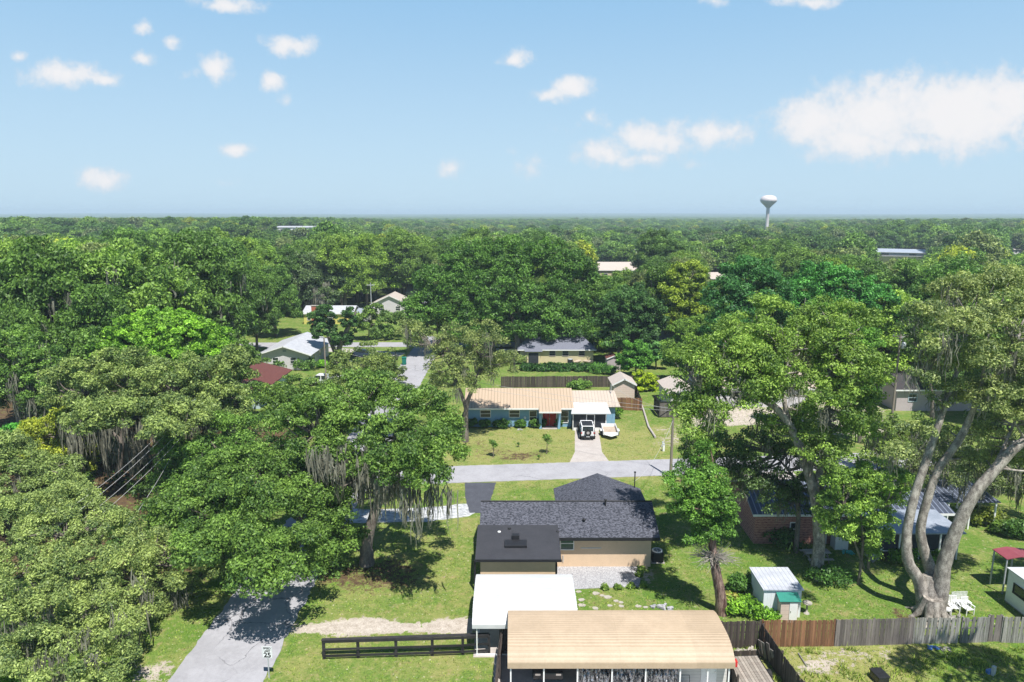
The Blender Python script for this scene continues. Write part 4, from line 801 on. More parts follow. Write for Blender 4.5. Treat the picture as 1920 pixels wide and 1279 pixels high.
# ------------------------------------------------------------------ buildings
def window(parent, x, z, y, w, h, side='front', frame='white', glass='glass', mull=True, name='window', d=1):
    """front = facing -y at plane y; left/right = facing -x/+x at plane x=y, centred at (x along y)"""
    def B(mb, a0, a1, o0, o1, z0, z1):
        if side == 'front': mb.box(a0, a1, y - o1, y - o0, z0, z1)
        elif side == 'left': mb.box(y - o1, y - o0, a0, a1, z0, z1)
        else: mb.box(y + o0, y + o1, a0, a1, z0, z1)
    t = .07; f = MB()
    B(f, x - w / 2 - t, x + w / 2 + t, -.02, .06, z + h / 2, z + h / 2 + t); B(f, x - w / 2 - t, x + w / 2 + t, -.02, .08, z - h / 2 - t, z - h / 2)
    B(f, x - w / 2 - t, x - w / 2, -.02, .06, z - h / 2, z + h / 2); B(f, x + w / 2, x + w / 2 + t, -.02, .06, z - h / 2, z + h / 2)
    if mull: B(f, x - w / 2, x + w / 2, -.02, .045, z - .03, z + .03)
    fo = f.build(name, frame, parent); g = MB(); B(g, x - w / 2, x + w / 2, -.02, .02, z - h / 2, z + h / 2); g.build('pane', glass, fo); return fo
def gable(name, label, cat, loc, W, D, H, rise, wall, roof, over=.45, ridge='x', rz=0, trim='white', th=.14, group=None, hip=0.0):
    r = thing(name, label, cat, loc, rz, group); w_ = MB(); z1 = H
    if ridge == 'x':
        poly = [(0, -.1), (D, -.1), (D, z1), (D / 2, z1 + rise), (0, z1)]; 
        if hip: w_.box(0, W, 0, D, -.1, z1)
        else: w_.prism(poly, 0, W, 'x')
    else:
        poly = [(0, -.1), (W, -.1), (W, z1), (W / 2, z1 + rise), (0, z1)]; w_.prism(poly, 0, D, 'y')
    w_.build('wall', wall, r); f = MB(); k = rise / ((D if ridge == 'x' else W) / 2); dz = over * k; u = .03
    if ridge == 'x':
        a = -over; b = W + over; e0 = z1 - dz + th + u; rd = z1 + rise + th + u
        f.slab((a, -over, e0), (b, -over, e0), (b - hip, D / 2, rd), (a + hip, D / 2, rd), th); f.slab((a + hip, D / 2, rd), (b - hip, D / 2, rd), (b, D + over, e0), (a, D + over, e0), th)
        if hip: f.add([(a, -over, e0), (a + hip, D / 2, rd), (a, D + over, e0), (b, -over, e0), (b - hip, D / 2, rd), (b, D + over, e0)], [(0, 1, 2), (3, 5, 4)])
        ro = f.build('roof', roof, r); t = MB(); t.box(a, b, -over - .03, -over + .002, e0 - th - .06, e0 - .01); t.build('fascia', trim, ro)
    else:
        a = -over; b = W + over; e0 = z1 - dz + th + u; rd = z1 + rise + th + u
        f.slab((a, -over, e0), (W / 2, -over, rd), (W / 2, D + over, rd), (a, D + over, e0), th); f.slab((W / 2, -over, rd), (b, -over, e0), (b, D + over, e0), (W / 2, D + over, rd), th)
        ro = f.build('roof', roof, r); t = MB()
        t.slab((a, -over - .03, e0 + .005), (W / 2, -over - .03, rd + .005), (W / 2, -over, rd + .005), (a, -over, e0 + .005), th + .05); t.slab((W / 2, -over - .03, rd + .005), (b, -over - .03, e0 + .005), (b, -over, e0 + .005), (W / 2, -over, rd + .005), th + .05); t.build('fascia', trim, ro)
    return r, ro
# --- the dark-roofed tan house in the middle
H0 = thing('house', 'tan stucco house with black shingle roof beyond the white carport', 'house', (0, 0, 0))
b = MB(); b.prism([(48.9, -.1), (54.4, -.1), (54.4, 2.62), (51.6, 3.95), (48.9, 2.62)], -2.05, 10.75, 'x')
b.prism([(4.2, -.1), (11.0, -.1), (11.0, 2.6), (7.6, 3.9), (4.2, 2.6)], 54.0, 57.1, 'y'); b.build('wall', 'tan_wall', H0)
b = MB(); e = 2.76; rg = 4.22
b.slab((-2.5, 48.25, e), (11.25, 48.25, e), (11.25, 51.6, rg), (-2.5, 51.6, rg), .16)
b.slab((-2.5, 51.6, rg), (11.25, 51.6, rg), (11.25, 54.9, e), (-2.5, 54.9, e), .16)
hr = b.build('main_roof', 'shingle', H0)
b = MB(); b.slab((3.7, 51.5, 2.80), (7.6, 51.5, 4.25), (7.6, 57.6, 4.25), (3.7, 57.6, 2.80), .16); b.slab((7.6, 51.5, 4.25), (11.45, 51.5, 2.80), (11.45, 57.6, 2.80), (7.6, 57.6, 4.25), .16); b.build('wing_roof', 'shingle', H0)
b = MB(); b.box(-2.52, 11.27, 48.20, 48.245, 2.52, 2.77); b.build('fascia', 'trim_dark', hr)
b = MB(); b.tube([(-2.5, 51.6, 4.245), (11.25, 51.6, 4.245)], .06, 6); b.build('ridge_cap', 'trim_dark', hr)
for (px, py, h, mt) in ((1135, 952, .5, 'trim_dark'), (1095, 975, .22, 'trim_dark'), (936, 993, .3, 'white'), (1046, 992, .25, 'trim_dark'), (955, 987, .2, 'trim_dark')):
    q = Q(px, py, 51.0 - (py - 955) / 15.0); q.z = 2.76 + (q.y - 48.25) * .436
    b = MB(); b.tube([q - Vector((0, 0, .1)), q + Vector((0, 0, h))], .06, 8); b.lathe([(.0, h + .06), (.13, h + .02), (.13, h - .05), (.0, h - .05)], 10, q); b.build('vent_pipe', mt, H0)
w1 = window(H0, 4.25, 1.98, 48.9, .95, .95, glass='green_glass')
b = MB(); b.box(5.3, 6.9, 48.88, 48.91, 1.55, 1.62); b.tube([(3.95, 48.85, .45), (3.95, 48.85, 1.0)], .04, 6); b.build('utility_pipe', 'galv', H0)
# rear addition with flat rolled roof
A0 = b = MB(); b.box(-2.3, 3.15, 45.75, 48.88, -.1, 2.32); ad = b.build('addition_wall', 'tan_wall', H0)
b = MB(); b.slab((-2.65, 45.3, 2.56), (3.55, 45.3, 2.56), (3.55, 49.35, 3.27), (-2.65, 49.35, 3.27), .16); ar = b.build('addition_roof', 'rolled', H0)
b = MB(); b.box(-2.68, 3.58, 45.25, 45.297, 2.38, 2.57); b.build('fascia', 'trim_dark', ar)
b = MB(); b.slab((-.55, 46.55, 2.98), (1.1, 46.55, 2.98), (1.1, 47.4, 3.05), (-.55, 47.4, 3.05), .22); b.box(.0, .55, 47.5, 47.9, 2.95, 3.3); b.build('roof_vent', 'trim_dark', ar, .02)
b = MB(); b.box(-2.75, -2.62, 45.4, 45.6, 0, 2.4); b.box(3.2, 3.3, 45.8, 46.6, .3, 1.9); b.build('downpipe', 'trim_dark', H0)
# AC unit
def ac_unit(name, label, loc, s=1.0, mt='galv'):
    r = thing(name, label, 'air conditioner', loc); b = MB(); b.box(-.42 * s, .42 * s, -.42 * s, .42 * s, .05, .8 * s); b.build('housing', 'trim_dark', r, .04)
    b = MB(); b.lathe([(.40 * s, .80 * s), (.40 * s, .86 * s), (.30 * s, .87 * s), (.28 * s, .82 * s)], 20); b.box(-.3 * s, .3 * s, -.02, .02, .83 * s, .86 * s); b.box(-.02, .02, -.3 * s, .3 * s, .831 * s, .862 * s); b.build('fan_grille', mt, r)
    b = MB(); b.box(-.5 * s, .5 * s, -.5 * s, .5 * s, 0, .06); b.build('pad', 'concrete', r); return r
ac_unit('air_conditioner', 'grey air conditioner at the right end of the dark-roofed tan house', (11.45, 49.9, 0), 1.05)
# --- arched metal carports
def arch(name, mt, parent, x0, x1, y0, y1, zf, zr, zb, drop, rib=.26, mb=None):
    """ribbed sheet-metal arched roof, ribs along x"""
    n = int((y1 - y0) / rib) * 6; pts = []
    for i in range(n + 1):
        t = i / n; y = y0 + (y1 - y0) * t; tt = 2 * t - 1; z = zr - (zr - (zf if t < .5 else zb)) * abs(tt) ** 3.8
        z += .022 * max(0, math.sin(t * n / 6 * 2 * math.pi)); pts.append((y, z))
    pts = [(y0 - .02, zf - drop)] + pts + [(y1 + .02, zb - drop)]
    b = MB(); nx = max(2, int((x1 - x0) / 2.1)); rs_ = random.Random(3)
    for k in range(nx):
        a0 = x0 + (x1 - x0) * k / nx; a1 = x0 + (x1 - x0) * (k + 1) / nx; up = .006 * (k % 2); v = rs_.random()
        vs = [(a, p[0], p[1] + up) for a in (a0, a1 + .03) for p in pts] + [(a, p[0], p[1] + up - .03) for a in (a0, a1 + .03) for p in pts]; m = len(pts)
        fs = [(i, m + i, m + i + 1, i + 1) for i in range(m - 1)] + [(2 * m + i, 2 * m + i + 1, 3 * m + i + 1, 3 * m + i) for i in range(m - 1)]
        fs += [(i, i + 1, 2 * m + i + 1, 2 * m + i) for i in range(m - 1)] + [(m + i, 3 * m + i, 3 * m + i + 1, m + i + 1) for i in range(m - 1)] + [(0, 2 * m, 3 * m, m), (m - 1, 2 * m - 1, 4 * m - 1, 3 * m - 1)]
        b.add(vs, fs, v, False)
    return b.build(name, mt, parent), pts
WC = thing('carport', 'white arched metal carport behind the tan house, with white posts', 'carport', (-2.45, 38, 0))
arch('roof', 'white_metal', WC, 0, 6.5, 0, 5.7, 2.15, 2.92, 2.2, .22)
for x in (.28, 3.2, 6.2):
    for y in (.12, 5.55): b = MB(); b.box(x - .035, x + .035, y - .035, y + .035, 0, 2.2); b.build('post', 'white', WC)
b = MB(); [b.box(.2, 6.3, y - .03, y + .03, .02, .09) for y in (.12, 5.55)]; b.build('base_rail', 'white', WC)
b = MB(); [b.box(.25, .31, .16, 5.5, z, z + .06) for z in (.021, 1.9)]; b.build('side_rail', 'white', WC)
TC = thing('carport', 'long beige arched metal carport across the bottom of the view', 'carport', (-.25, 34.3, 0))
arch('roof', 'beige_metal', TC, 0, 12.75, 0, 4.9, 2.2, 2.95, 2.3, .3, .2)
for x in (.18, 2.05, 3.95, 5.9, 7.8, 9.75, 11.3, 12.5):
    for y in (.15, 4.7): b = MB(); b.box(x - .04, x + .04, y - .04, y + .04, 0, 2.25); b.build('post', 'white', TC)
b = MB(); [b.box(.1, 12.6, y - .04, y + .04, 2.2, 2.28) for y in (.15, 4.7)]; b.build('top_rail', 'white', TC)
def foil(x0, x1, lab):
    r = random.Random(int(x0 * 10)); nx, nz = 26, 20; vs = []
    for j in range(nz + 1):
        for i in range(nx + 1):
            vs.append((x0 + (x1 - x0) * i / nx, 34.62 + .05 * math.sin(i * 1.7 + j * .4) + r.uniform(-.05, .05), 2.12 * j / nz + .02))
    n = len(vs); f = [(j * (nx + 1) + i, j * (nx + 1) + i + 1, (j + 1) * (nx + 1) + i + 1, (j + 1) * (nx + 1) + i) for j in range(nz) for i in range(nx)]
    b = MB(); b.add(vs + [(x, y + .012, z) for x, y, z in vs], f + [tuple(n + k for k in q)[::-1] for q in f], None); o = b.build('tarp', 'foil', None); tag(o, lab, 'tarp', 'crumpled dark silver tarps under the beige carport')
foil(3.75, 5.55, 'leftmost crumpled silver-black tarp hanging under the beige carport'); foil(5.75, 7.45, 'middle crumpled silver-black tarp hanging under the beige carport'); foil(7.65, 9.4, 'rightmost crumpled silver-black tarp hanging beside the white-sided workshop')
WS = thing('workshop', 'white-sided workshop under the right end of the beige carport', 'shed', (8.85, 35.2, 0))
b = MB(); b.box(.65, 3.55, 0, 3.7, 0, 2.25); b.build('wall', 'pale_siding', WS)
b = MB(); b.box(2.05, 2.95, -.03, -.002, .02, 2.05); dr = b.build('door', 'white', WS); b = MB(); b.box(2.84, 2.9, -.07, -.03, 1.0, 1.06); b.build('handle', 'chrome', dr)
window(WS, 1.1, 1.75, 0, .5, .45, frame='trim_dark', mull=False)
# dark car nose under the beige carport
CR = thing('parked_car', 'black car in the shade under the left of the beige carport', 'car', (2.1, 35.4, 0))
b = MB(); b.prism([(0, .3), (0, .75), (.25, .88), (1.0, .98), (1.5, 1.42), (3.1, 1.45), (3.8, 1.0), (4.0, .9), (4.0, .3)], -.85, .85, 'x'); b.build('body', 'cardark', CR, .06)
for x in (-.88, .7): 
    for y in (.75, 3.2): b = MB(); b.disc((x + .09, y, .32), .32, .2, 'x'); b.build('wheel', 'black', CR)
for x in (-.6, .6): b = MB(); b.box(x - .15, x + .15, -.03, .02, .62, .74); b.build('headlight', 'chrome', CR)
# hand cart
CT = thing('hand_cart', 'black wheeled cart before the white-sided workshop', 'cart', (9.85, 34.55, 0))
b = MB(); b.box(-.35, .35, -.25, .25, .25, .5); b.build('tray', 'black', CT, .03); b = MB(); b.tube([(-.3, .22, .45), (-.3, .3, 1.05), (.3, .3, 1.05), (.3, .22, .45)], .02, 6); b.build('handle', 'black', CT)
for x in (-.36, .36): b = MB(); b.disc((x, 0, .15), .15, .06, 'x'); b.build('wheel', 'black', CT)
# --- fences
def picket(name, label, pts, h, mt, pw=.14, lean=0.0, seed=1, top='grey', rails=True, postmt=None, gaps=()):
    r = thing(name, label, 'fence', tuple(pts[0][:2]) + (0,)); o = Vector((pts[0][0], pts[0][1], 0)); rn = random.Random(seed); b = MB(seed); rb = MB()
    for a, c in zip(pts[:-1], pts[1:]):
        a = Vector((a[0], a[1], 0)) - o; c = Vector((c[0], c[1], 0)) - o; L = (c - a).length; d = (c - a) / L; nn = Vector((-d.y, d.x, 0)); n = int(L / pw)
        ang = math.atan2(d.y, d.x)
        for i in range(n):
            if any(g0 < i / n < g1 for g0, g1 in gaps): continue
            p = a + d * (i + .5) * L / n; hh = h + rn.uniform(-.03, .03) + .03 * math.sin(i * .21)
            m = Matrix.Translation(p) @ Matrix.Rotation(ang, 4, 'Z') @ Matrix.Rotation(R(rn.gauss(0, .5 + lean)), 4, 'Y') @ Matrix.Rotation(R(lean * 1.2 * math.sin(i * .13)), 4, 'X')
            b.box(-L / n / 2 + .006, L / n / 2 - .006, -.01, .01, 0, hh, None, m)
        for z in (.35, h * .55, h - .3):
            m = Matrix.Translation(a) @ Matrix.Rotation(ang, 4, 'Z'); rb.box(0, L, .012, .06, z, z + .09, .3, m)
        k = max(1, int(L / 2.4))
        for i in range(k + 1):
            m = Matrix.Translation(a + d * (L * i / k)) @ Matrix.Rotation(ang, 4, 'Z'); q = MB(); q.box(-.05, .05, .06, .16, 0, h - .02, .4, m); q.build('post', mt, r)
    b.build('pickets', mt, r); rb.build('rails', mt, r); return r
g = lambda px, py: tuple(P(px, py))
picket('wooden_fence', 'reddish-brown stockade fence section beside the white shed', [g(1428, 1213), g(1563, 1212)], 1.85, 'brown_wood', seed=1)
picket('wooden_fence', 'dark grey stockade fence section between the brown one and the big oak', [g(1564, 1212), g(1709, 1208)], 1.85, 'grey_wood', seed=2)
picket('wooden_fence', 'bleached silver fence panel in front of the three-limbed oak trunk', [g(1710, 1207), g(1795, 1206)], 1.8, 'silver_wood', lean=1.0, seed=3)
picket('wooden_fence', 'bleached leaning fence panel right of the broken gap', [g(1802, 1206), g(1851, 1204)], 1.8, 'silver_wood', lean=2.4, seed=4)
picket('wooden_fence', 'narrow weathered fence panel between two gaps at the right', [g(1852, 1203), g(1874, 1203)], 1.85, 'grey_wood', lean=1.5, seed=5)
picket('wooden_fence', 'weathered fence panel running out of the right frame edge', [g(1877, 1205), g(1990, 1207)], 1.8, 'silver_wood', lean=1.2, seed=6)
picket('wooden_fence', 'dark old fence behind the trailer yard, right of the beige carport', [g(1352, 1216), g(1424, 1214)], 1.85, 'old_wood', seed=7)
picket('wooden_fence', 'dark old fence running diagonally down beside the trailer yard', [g(1425, 1216), g(1500, 1330)], 1.75, 'old_wood', lean=.6, seed=8)
picket('wooden_fence', 'rough dark fence running down the left side of the beige carport', [g(941, 1222), g(926, 1330)], 1.6, 'old_wood', lean=1.2, seed=9)
picket('wooden_fence', 'short dark fence piece between the white and beige carports', [g(938, 1221), g(960, 1220)], 1.8, 'old_wood', seed=10)
picket('wooden_fence', 'long dark brown fence behind the blue house', [g(940, 727), (Q(1235, 722, 105).x, P(960, 725).y, 0)], 1.8, 'old_wood', pw=.2, seed=11)
picket('wooden_fence', 'reddish brown gate fence right of the blue house', [g(1154, 769), g(1203, 770)], 1.8, 'brown_wood', pw=.2, seed=12)
picket('wooden_fence', 'dark fence line between the yellow bush and the beige gable shed', [g(1203, 770), g(1190, 735)], 1.5, 'old_wood', pw=.2, seed=13)
picket('wooden_fence', 'old dark fence piece at the far left of the trailer yard', [g(1352, 1230), g(1378, 1300)], 1.2, 'old_wood', seed=14)
# post-and-rail fence
PF = thing('rail_fence', 'black three-rail fence on the grass left of the white carport', 'fence', (0, 0, 0))
bp_ = [g(608, 1235), g(672, 1233), g(743, 1231), g(811, 1229), g(868, 1227), g(917, 1224)]
for i, p in enumerate(bp_): b = MB(i); b.box(p[0] - .08, p[0] + .08, p[1] - .08, p[1] + .08, 0, 1.28); b.build('post', 'dark_wood', PF)
for (z, hh) in ((.16, .17), (.62, .14), (1.13, .16)):
    b = MB(int(z * 10))
    for a, c in zip(bp_[:-1], bp_[1:]):
        ang = math.atan2(c[1] - a[1], c[0] - a[0]); L = math.hypot(c[0] - a[0], c[1] - a[1]); b.box(0, L, -.12, -.082, z, z + hh, None, Matrix.Translation((a[0], a[1], 0)) @ Matrix.Rotation(ang, 4, 'Z'))
    b.build('rail', 'dark_wood', PF)
b = MB(); a, c = bp_[0], bp_[-1]; ang = math.atan2(c[1] - a[1], c[0] - a[0]); b.box(-.1, math.hypot(c[0] - a[0], c[1] - a[1]), -.14, .1, 1.292, 1.33, .9, Matrix.Translation((a[0], a[1], 0)) @ Matrix.Rotation(ang, 4, 'Z')); b.build('cap_rail', 'dark_wood', PF)
# speed sign
sb = P(505, 1272); SG = thing('speed_sign', 'white SPEED LIMIT 25 sign on a post beside the street', 'road sign', sb, R(-4))
b = MB(); b.box(-.03, .03, -.02, .02, 0, 2.05); b.build('post', 'galv', SG)
b = MB(); b.box(-.305, .305, -.035, -.021, 1.35, 2.11); pl = b.build('sign_panel', 'signface', SG)
b = MB(); 
for (x0, x1, z0, z1) in ((-.285, .285, 2.08, 2.09), (-.285, .285, 1.37, 1.38), (-.285, -.275, 1.38, 2.08), (.275, .285, 1.38, 2.08)): b.box(x0, x1, -.038, -.0345, z0, z1)
b.build('border', 'ink', pl)
def text(s, size, x, z, parent, bold=.0, name='lettering', y=-.038, mt='ink', sx=1.0):
    cu = bpy.data.curves.new(name, 'FONT'); cu.body = s; cu.size = size; cu.extrude = .0015; cu.align_x = 'CENTER'; cu.offset = bold
    o = bpy.data.objects.new(name, cu); dg = bpy.context.evaluated_depsgraph_get(); COL.objects.link(o); bpy.context.view_layer.update(); dg = bpy.context.evaluated_depsgraph_get()
    me = bpy.data.meshes.new_from_object(o.evaluated_get(dg)); bpy.data.objects.remove(o); n = bpy.data.objects.new(name, me); COL.objects.link(n); me.materials.clear(); me.materials.append(M[mt])
    n.parent = parent; n.location = (x, y, z); n.rotation_euler = (R(90), 0, 0); n.scale = (sx, 1, 1); return n
text('SPEED', .17, 0, 1.93, pl, .006); text('LIMIT', .17, 0, 1.76, pl, .006); text('25', .42, 0, 1.42, pl, .016, sx=1.05)
# --- white shed with green awning
SH = thing('garden_shed', 'small white shed with ribbed metal roof and green awning by the brown fence', 'shed', (17.0, 42.15, 0))
b = MB(); b.prism([(0, -.05), (2.55, -.05), (2.55, 2.0), (0, 2.0)], 0, 2.55, 'y'); b.build('wall', 'white_siding', SH)
b = MB(); b.slab((-.1, -.12, 2.12), (2.65, -.12, 2.12), (2.65, 2.7, 2.22), (-.1, 2.7, 2.22), .07); b.build('roof', 'shed_metal', SH)
b = MB(); b.box(.95, 2.1, -.62, -.002, 0, 1.62); b.build('porch_box', 'pinkish', SH, .01)
b = MB(); b.slab((.8, -.75, 1.62), (2.25, -.75, 1.62), (2.25, -.05, 1.9), (.8, -.05, 1.9), .05); b.build('awning', 'green_metal', SH)
b = MB(); b.box(1.53, 2.05, -.66, -.62, .02, 1.55); d_ = b.build('door', 'white', SH); b = MB(); b.box(1.58, 1.62, -.7, -.66, .8, .9); b.build('handle', 'chrome', d_)
# picnic table
def table(name, label, loc, rz):
    r = thing(name, label, 'table', loc, rz); b = MB()
    for i in range(5): b.box(-1, 1, -.38 + i * .155, -.38 + i * .155 + .14, .72, .76)
    b.build('tabletop', 'deck_wood', r)
    for s in (-1, 1): b = MB(); b.box(-1, 1, s * .75 - .13, s * .75 + .13, .42, .46); b.build('bench', 'deck_wood', r)
    for x in (-.75, .75): b = MB(); b.tube([(x, -.6, 0), (x, -.2, .72)], .04, 6); b.tube([(x, .6, 0), (x, .2, .72)], .04, 6); b.box(x - .03, x + .03, -.8, .8, .36, .418); b.build('leg', 'deck_wood', r)
    return r
table('picnic_table', 'weathered picnic table behind the tall oak trunk', P(1530, 1050), R(2))
table('side_table', 'pale outdoor table by the chairs under the big oak', P(1765, 1140), R(12)).scale = (.5, .55, .8)
# patio chairs
def chair(loc, rz, label):
    r = thing('patio_chair', label, 'chair', loc, rz, 'white patio chairs by the big oak'); b = MB(); b.box(-.28, .28, -.27, .27, .38, .42); b.build('seat', 'white', r)
    b = MB(); 
    for i in range(6): b.box(-.27 + i * .098, -.21 + i * .098, .25, .28, .42, 1.02, None, Matrix.Rotation(R(-6), 4, 'X'))
    b.box(-.29, .29, .25, .29, 1.0, 1.06, None, Matrix.Rotation(R(-6), 4, 'X')); b.build('backrest', 'white', r)
    for x in (-.28, .28):
        for y in (-.25, .25): b = MB(); b.box(x - .025, x + .025, y - .025, y + .025, 0, .62 if y < 0 else .5); b.build('leg', 'white', r)
        b = MB(); b.box(x - .035, x + .035, -.3, .3, .62, .65); b.build('armrest', 'white', r)
chair(P(1813, 1150), R(8), 'white slatted patio chair, rightmost by the big oak'); chair(P(1787, 1147), R(-10), 'white patio chair between the trunk and the rightmost chair'); chair(P(1774, 1152), R(60), 'white chair half hidden against the big oak trunk')
# bench trellis
TB = thing('garden_bench', 'pale lattice-backed garden bench behind the chairs at the big oak', 'bench', P(1801, 1138), R(4)); b = MB()
for i in range(12): b.box(-.6 + i * .1, -.57 + i * .1, .2, .22, .42, 1.05)
for i in range(6): b.box(-.6, .55, .222, .236, .45 + i * .11, .48 + i * .11)
b.build('backrest', 'white', TB); b = MB(); b.box(-.6, .6, -.25, .2, .4, .44); b.build('seat', 'white', TB)
for x in (-.55, .55): b = MB(); b.box(x - .03, x + .03, -.25, .2, 0, .4); b.build('leg', 'white', TB)
# birdbath, black box, debris
BB = thing('birdbath', 'small grey birdbath right of the white shed', 'birdbath', P(1512, 1150)); b = MB(); b.lathe([(.2, 0), (.17, .06), (.07, .1), (.06, .65), (.1, .7)], 14); b.build('pedestal', 'stone', BB); b = MB(); b.lathe([(.08, .68), (.3, .76), (.32, .82), (.27, .8), (0, .74)], 16); b.build('bowl', 'stone', BB)
BX = thing('utility_box', 'black plastic box lying on the weedy yard at the bottom', 'box', P(1648, 1276), R(8)); b = MB(); b.box(-.34, .34, -.42, .42, 0, .45); b.build('body', 'cardark', BX, .03); b = MB(); b.box(-.37, .37, -.45, .45, .452, .53); b.build('lid', 'trim_dark', BX, .02)
def clutter(name, label, cat, px, py, mt, s, seed):
    r = random.Random(seed); b = MB(seed)
    n = 7; vs = []; 
    for i in range(10):
        a = r.uniform(0, 6.28); m = Matrix.Translation((r.uniform(-s, s), r.uniform(-s, s) * .6, 0)) @ Matrix.Rotation(a, 4, 'Z') @ Matrix.Rotation(r.uniform(-.5, .5), 4, 'X'); b.box(-s * .35, s * .35, -s * .12, s * .12, .03, r.uniform(.08, .22) * s + .05, None, m)
    o = b.build(name, mt); o.location = P(px, py); tag(o, label, cat)
clutter('crumpled_bag', 'crumpled blue plastic bag on weeds at the bleached fence', 'bag', 1749, 1216, 'plastic_blue', .3, 1)
clutter('stone_heap', 'heap of broken stone and boards behind the trailer yard', 'stones', 1398, 1222, 'stone', .55, 2)
clutter('rubble_heap', 'grey rubble heap in tree shade on the lawn by the patio', 'rubble', 1243, 1142, 'gravel', .65, 3)
clutter('scrap_heap', 'grey scrap at the foot of the bleached fence', 'scrap', 1772, 1218, 'stone', .3, 4)
clutter('log_pile', 'pale firewood around the big oak roots', 'wood pile', 1795, 1160, 'silver_wood', .55, 5)
clutter('toy_heap', 'teal tarp and white sheet on the ground by the brick house', 'tarp', 1590, 1038, 'plastic_teal', .55, 6)
o = MB().tube([P(1497, 1225, .05), P(1513, 1250, .05)], .05, 6).build('fallen_pole', 'silver_wood'); tag(o, 'thin pale pole lying on the weedy yard', 'pole')
# stepping stones
for i, (px, py) in enumerate([(1117, 1113), (1129, 1117), (1139, 1120), (1155, 1127), (1165, 1130), (1090, 1125), (1091, 1135), (1079, 1142), (1143, 1136), (1165, 1137), (1116, 1141), (1085, 1110), (1197, 1137), (1210, 1139)]):
    rn = random.Random(i); s = rn.uniform(.16, .30); poly = [(s * rn.uniform(.8, 1.2) * math.cos(k * 1.05), s * .8 * rn.uniform(.8, 1.2) * math.sin(k * 1.05)) for k in range(6)]
    o = MB().prism(poly, 0, .035).build('stepping_stone', 'stone'); o.location = P(px, py); tag(o, 'flat pale stepping stone set in the grass between patio and beige carport', 'stepping stone', 'stepping stones in the back lawn')
# utility trailer with decking in yard
TR = thing('utility_trailer', 'flat trailer with weathered plank deck in the dark fenced yard', 'trailer', P(1404, 1276), R(3))
b = MB(7); [b.box(-1.0 + i * .2, -.82 + i * .2, -1.3, 1.3, .62, .67) for i in range(10)]; b.build('deck', 'deck_wood', TR)
b = MB(); b.box(-1.03, 1.0, -1.34, -1.3, .5, .68); b.box(-1.03, 1.0, 1.3, 1.34, .5, .68); b.box(-1.07, -1.03, -1.34, 1.34, .5, .68); b.box(1.0, 1.04, -1.34, 1.34, .5, .68); b.build('frame', 'trim_dark', TR)
for x in (-1.2, 1.17): b = MB(); b.disc((x, 0, .33), .33, .2, 'x'); b.build('wheel', 'black', TR)
GC = thing('fuel_can', 'red fuel can on the plank trailer', 'fuel can', tuple(Vector(P(1375, 1268)) + Vector((0, 0, .67)))); b = MB(); b.box(-.17, .17, -.12, .12, 0, .38); b.build('body', 'plastic_red', GC, .03); b = MB(); b.tube([(-.1, 0, .38), (-.1, 0, .48), (.1, 0, .48), (.1, 0, .38)], .02, 6); b.build('handle', 'plastic_red', GC)
TK = thing('gas_tank', 'round black grill standing between the beige carport and the trailer', 'grill', P(1357, 1262)); b = MB(); b.lathe([(0, .62), (.2, .68), (.33, .85), (.33, .92), (.25, 1.08), (0, 1.15)], 16); b.build('bowl', 'cardark', TK)
for a in (0, 2.1, 4.2): b = MB(); b.tube([(.18 * math.cos(a), .18 * math.sin(a), .7), (.32 * math.cos(a), .32 * math.sin(a), 0)], .015, 5); b.build('leg', 'chrome', TK)
picket('pallet_stack', 'dark slatted boards lying behind the plank trailer', [g(1372, 1235), g(1425, 1233)], .5, 'old_wood', seed=31)['category'] = 'boards'
LP = thing('leaning_boards', 'grey planks leaning inside the diagonal dark fence of the trailer yard', 'boards', tuple(P(1428, 1232)), R(-62))
for i in range(6): b = MB(i); b.box(-.1 + i * .33, .12 + i * .33, -.02, .02, 0, 1.3 + .12 * (i % 3), None, Matrix.Rotation(R(14 + 3 * (i % 2)), 4, 'X')); b.build('board', 'silver_wood' if i % 2 else 'grey_wood', LP)
DB2 = thing('storage_tote', 'dark grey lidded tote standing in front of the plank trailer', 'tote', tuple(P(1400, 1290)), R(4)); b = MB(); b.box(-.4, .4, -.25, .25, 0, .55); b.build('body', 'cardark', DB2, .03); b = MB(); b.box(-.43, .43, -.28, .28, .552, .62); b.build('lid', 'porch_metal', DB2, .02)
GT = thing('debris', 'small blue-white debris on the grass at the bottom right', 'debris', tuple(P(1855, 1262)), R(20)); b = MB(); b.box(-.2, .2, -.12, .12, 0, .22); b.build('body', 'plastic_blue', GT, .03); b = MB(); b.box(-.1, .1, -.3, -.14, 0, .6); b.build('panel', 'galv', GT)
# --- white building with red canopy at right edge
WB = thing('mobile_home', 'white walled mobile home cut by the right frame edge', 'mobile home', (34.85, 38.0, 0)); b = MB(); b.box(0, 4.2, 0, 6.1, .12, 2.5); b.build('wall', 'white', WB); b = MB(); b.box(-.12, 4.3, -.1, 6.2, 2.503, 2.58); b.build('roof', 'white_metal', WB); b = MB(); b.box(.05, 4.1, .05, 6.05, 0, .12); b.build('base', 'stone', WB)
window(WB, 4.9, 1.45, 0, 1.0, .6, side='left', frame='trim_dark', mull=False); window(WB, 2.9, 1.45, 0, .9, .6, side='left', frame='trim_dark', mull=False)
RC = thing('red_canopy', 'dark red metal canopy on grey posts over the mobile home', 'canopy', (35.3, 44.6, 0)); b = MB(); b.slab((.0, .4, 2.75), (1.0, .4, 2.95), (1.0, 1.9, 2.95), (.0, 1.9, 2.75), .06); b.slab((1.0, .4, 2.95), (6, .4, 2.3), (6, 1.9, 2.3), (1.0, 1.9, 2.95), .06); b.build('roof', 'redmetal', RC)
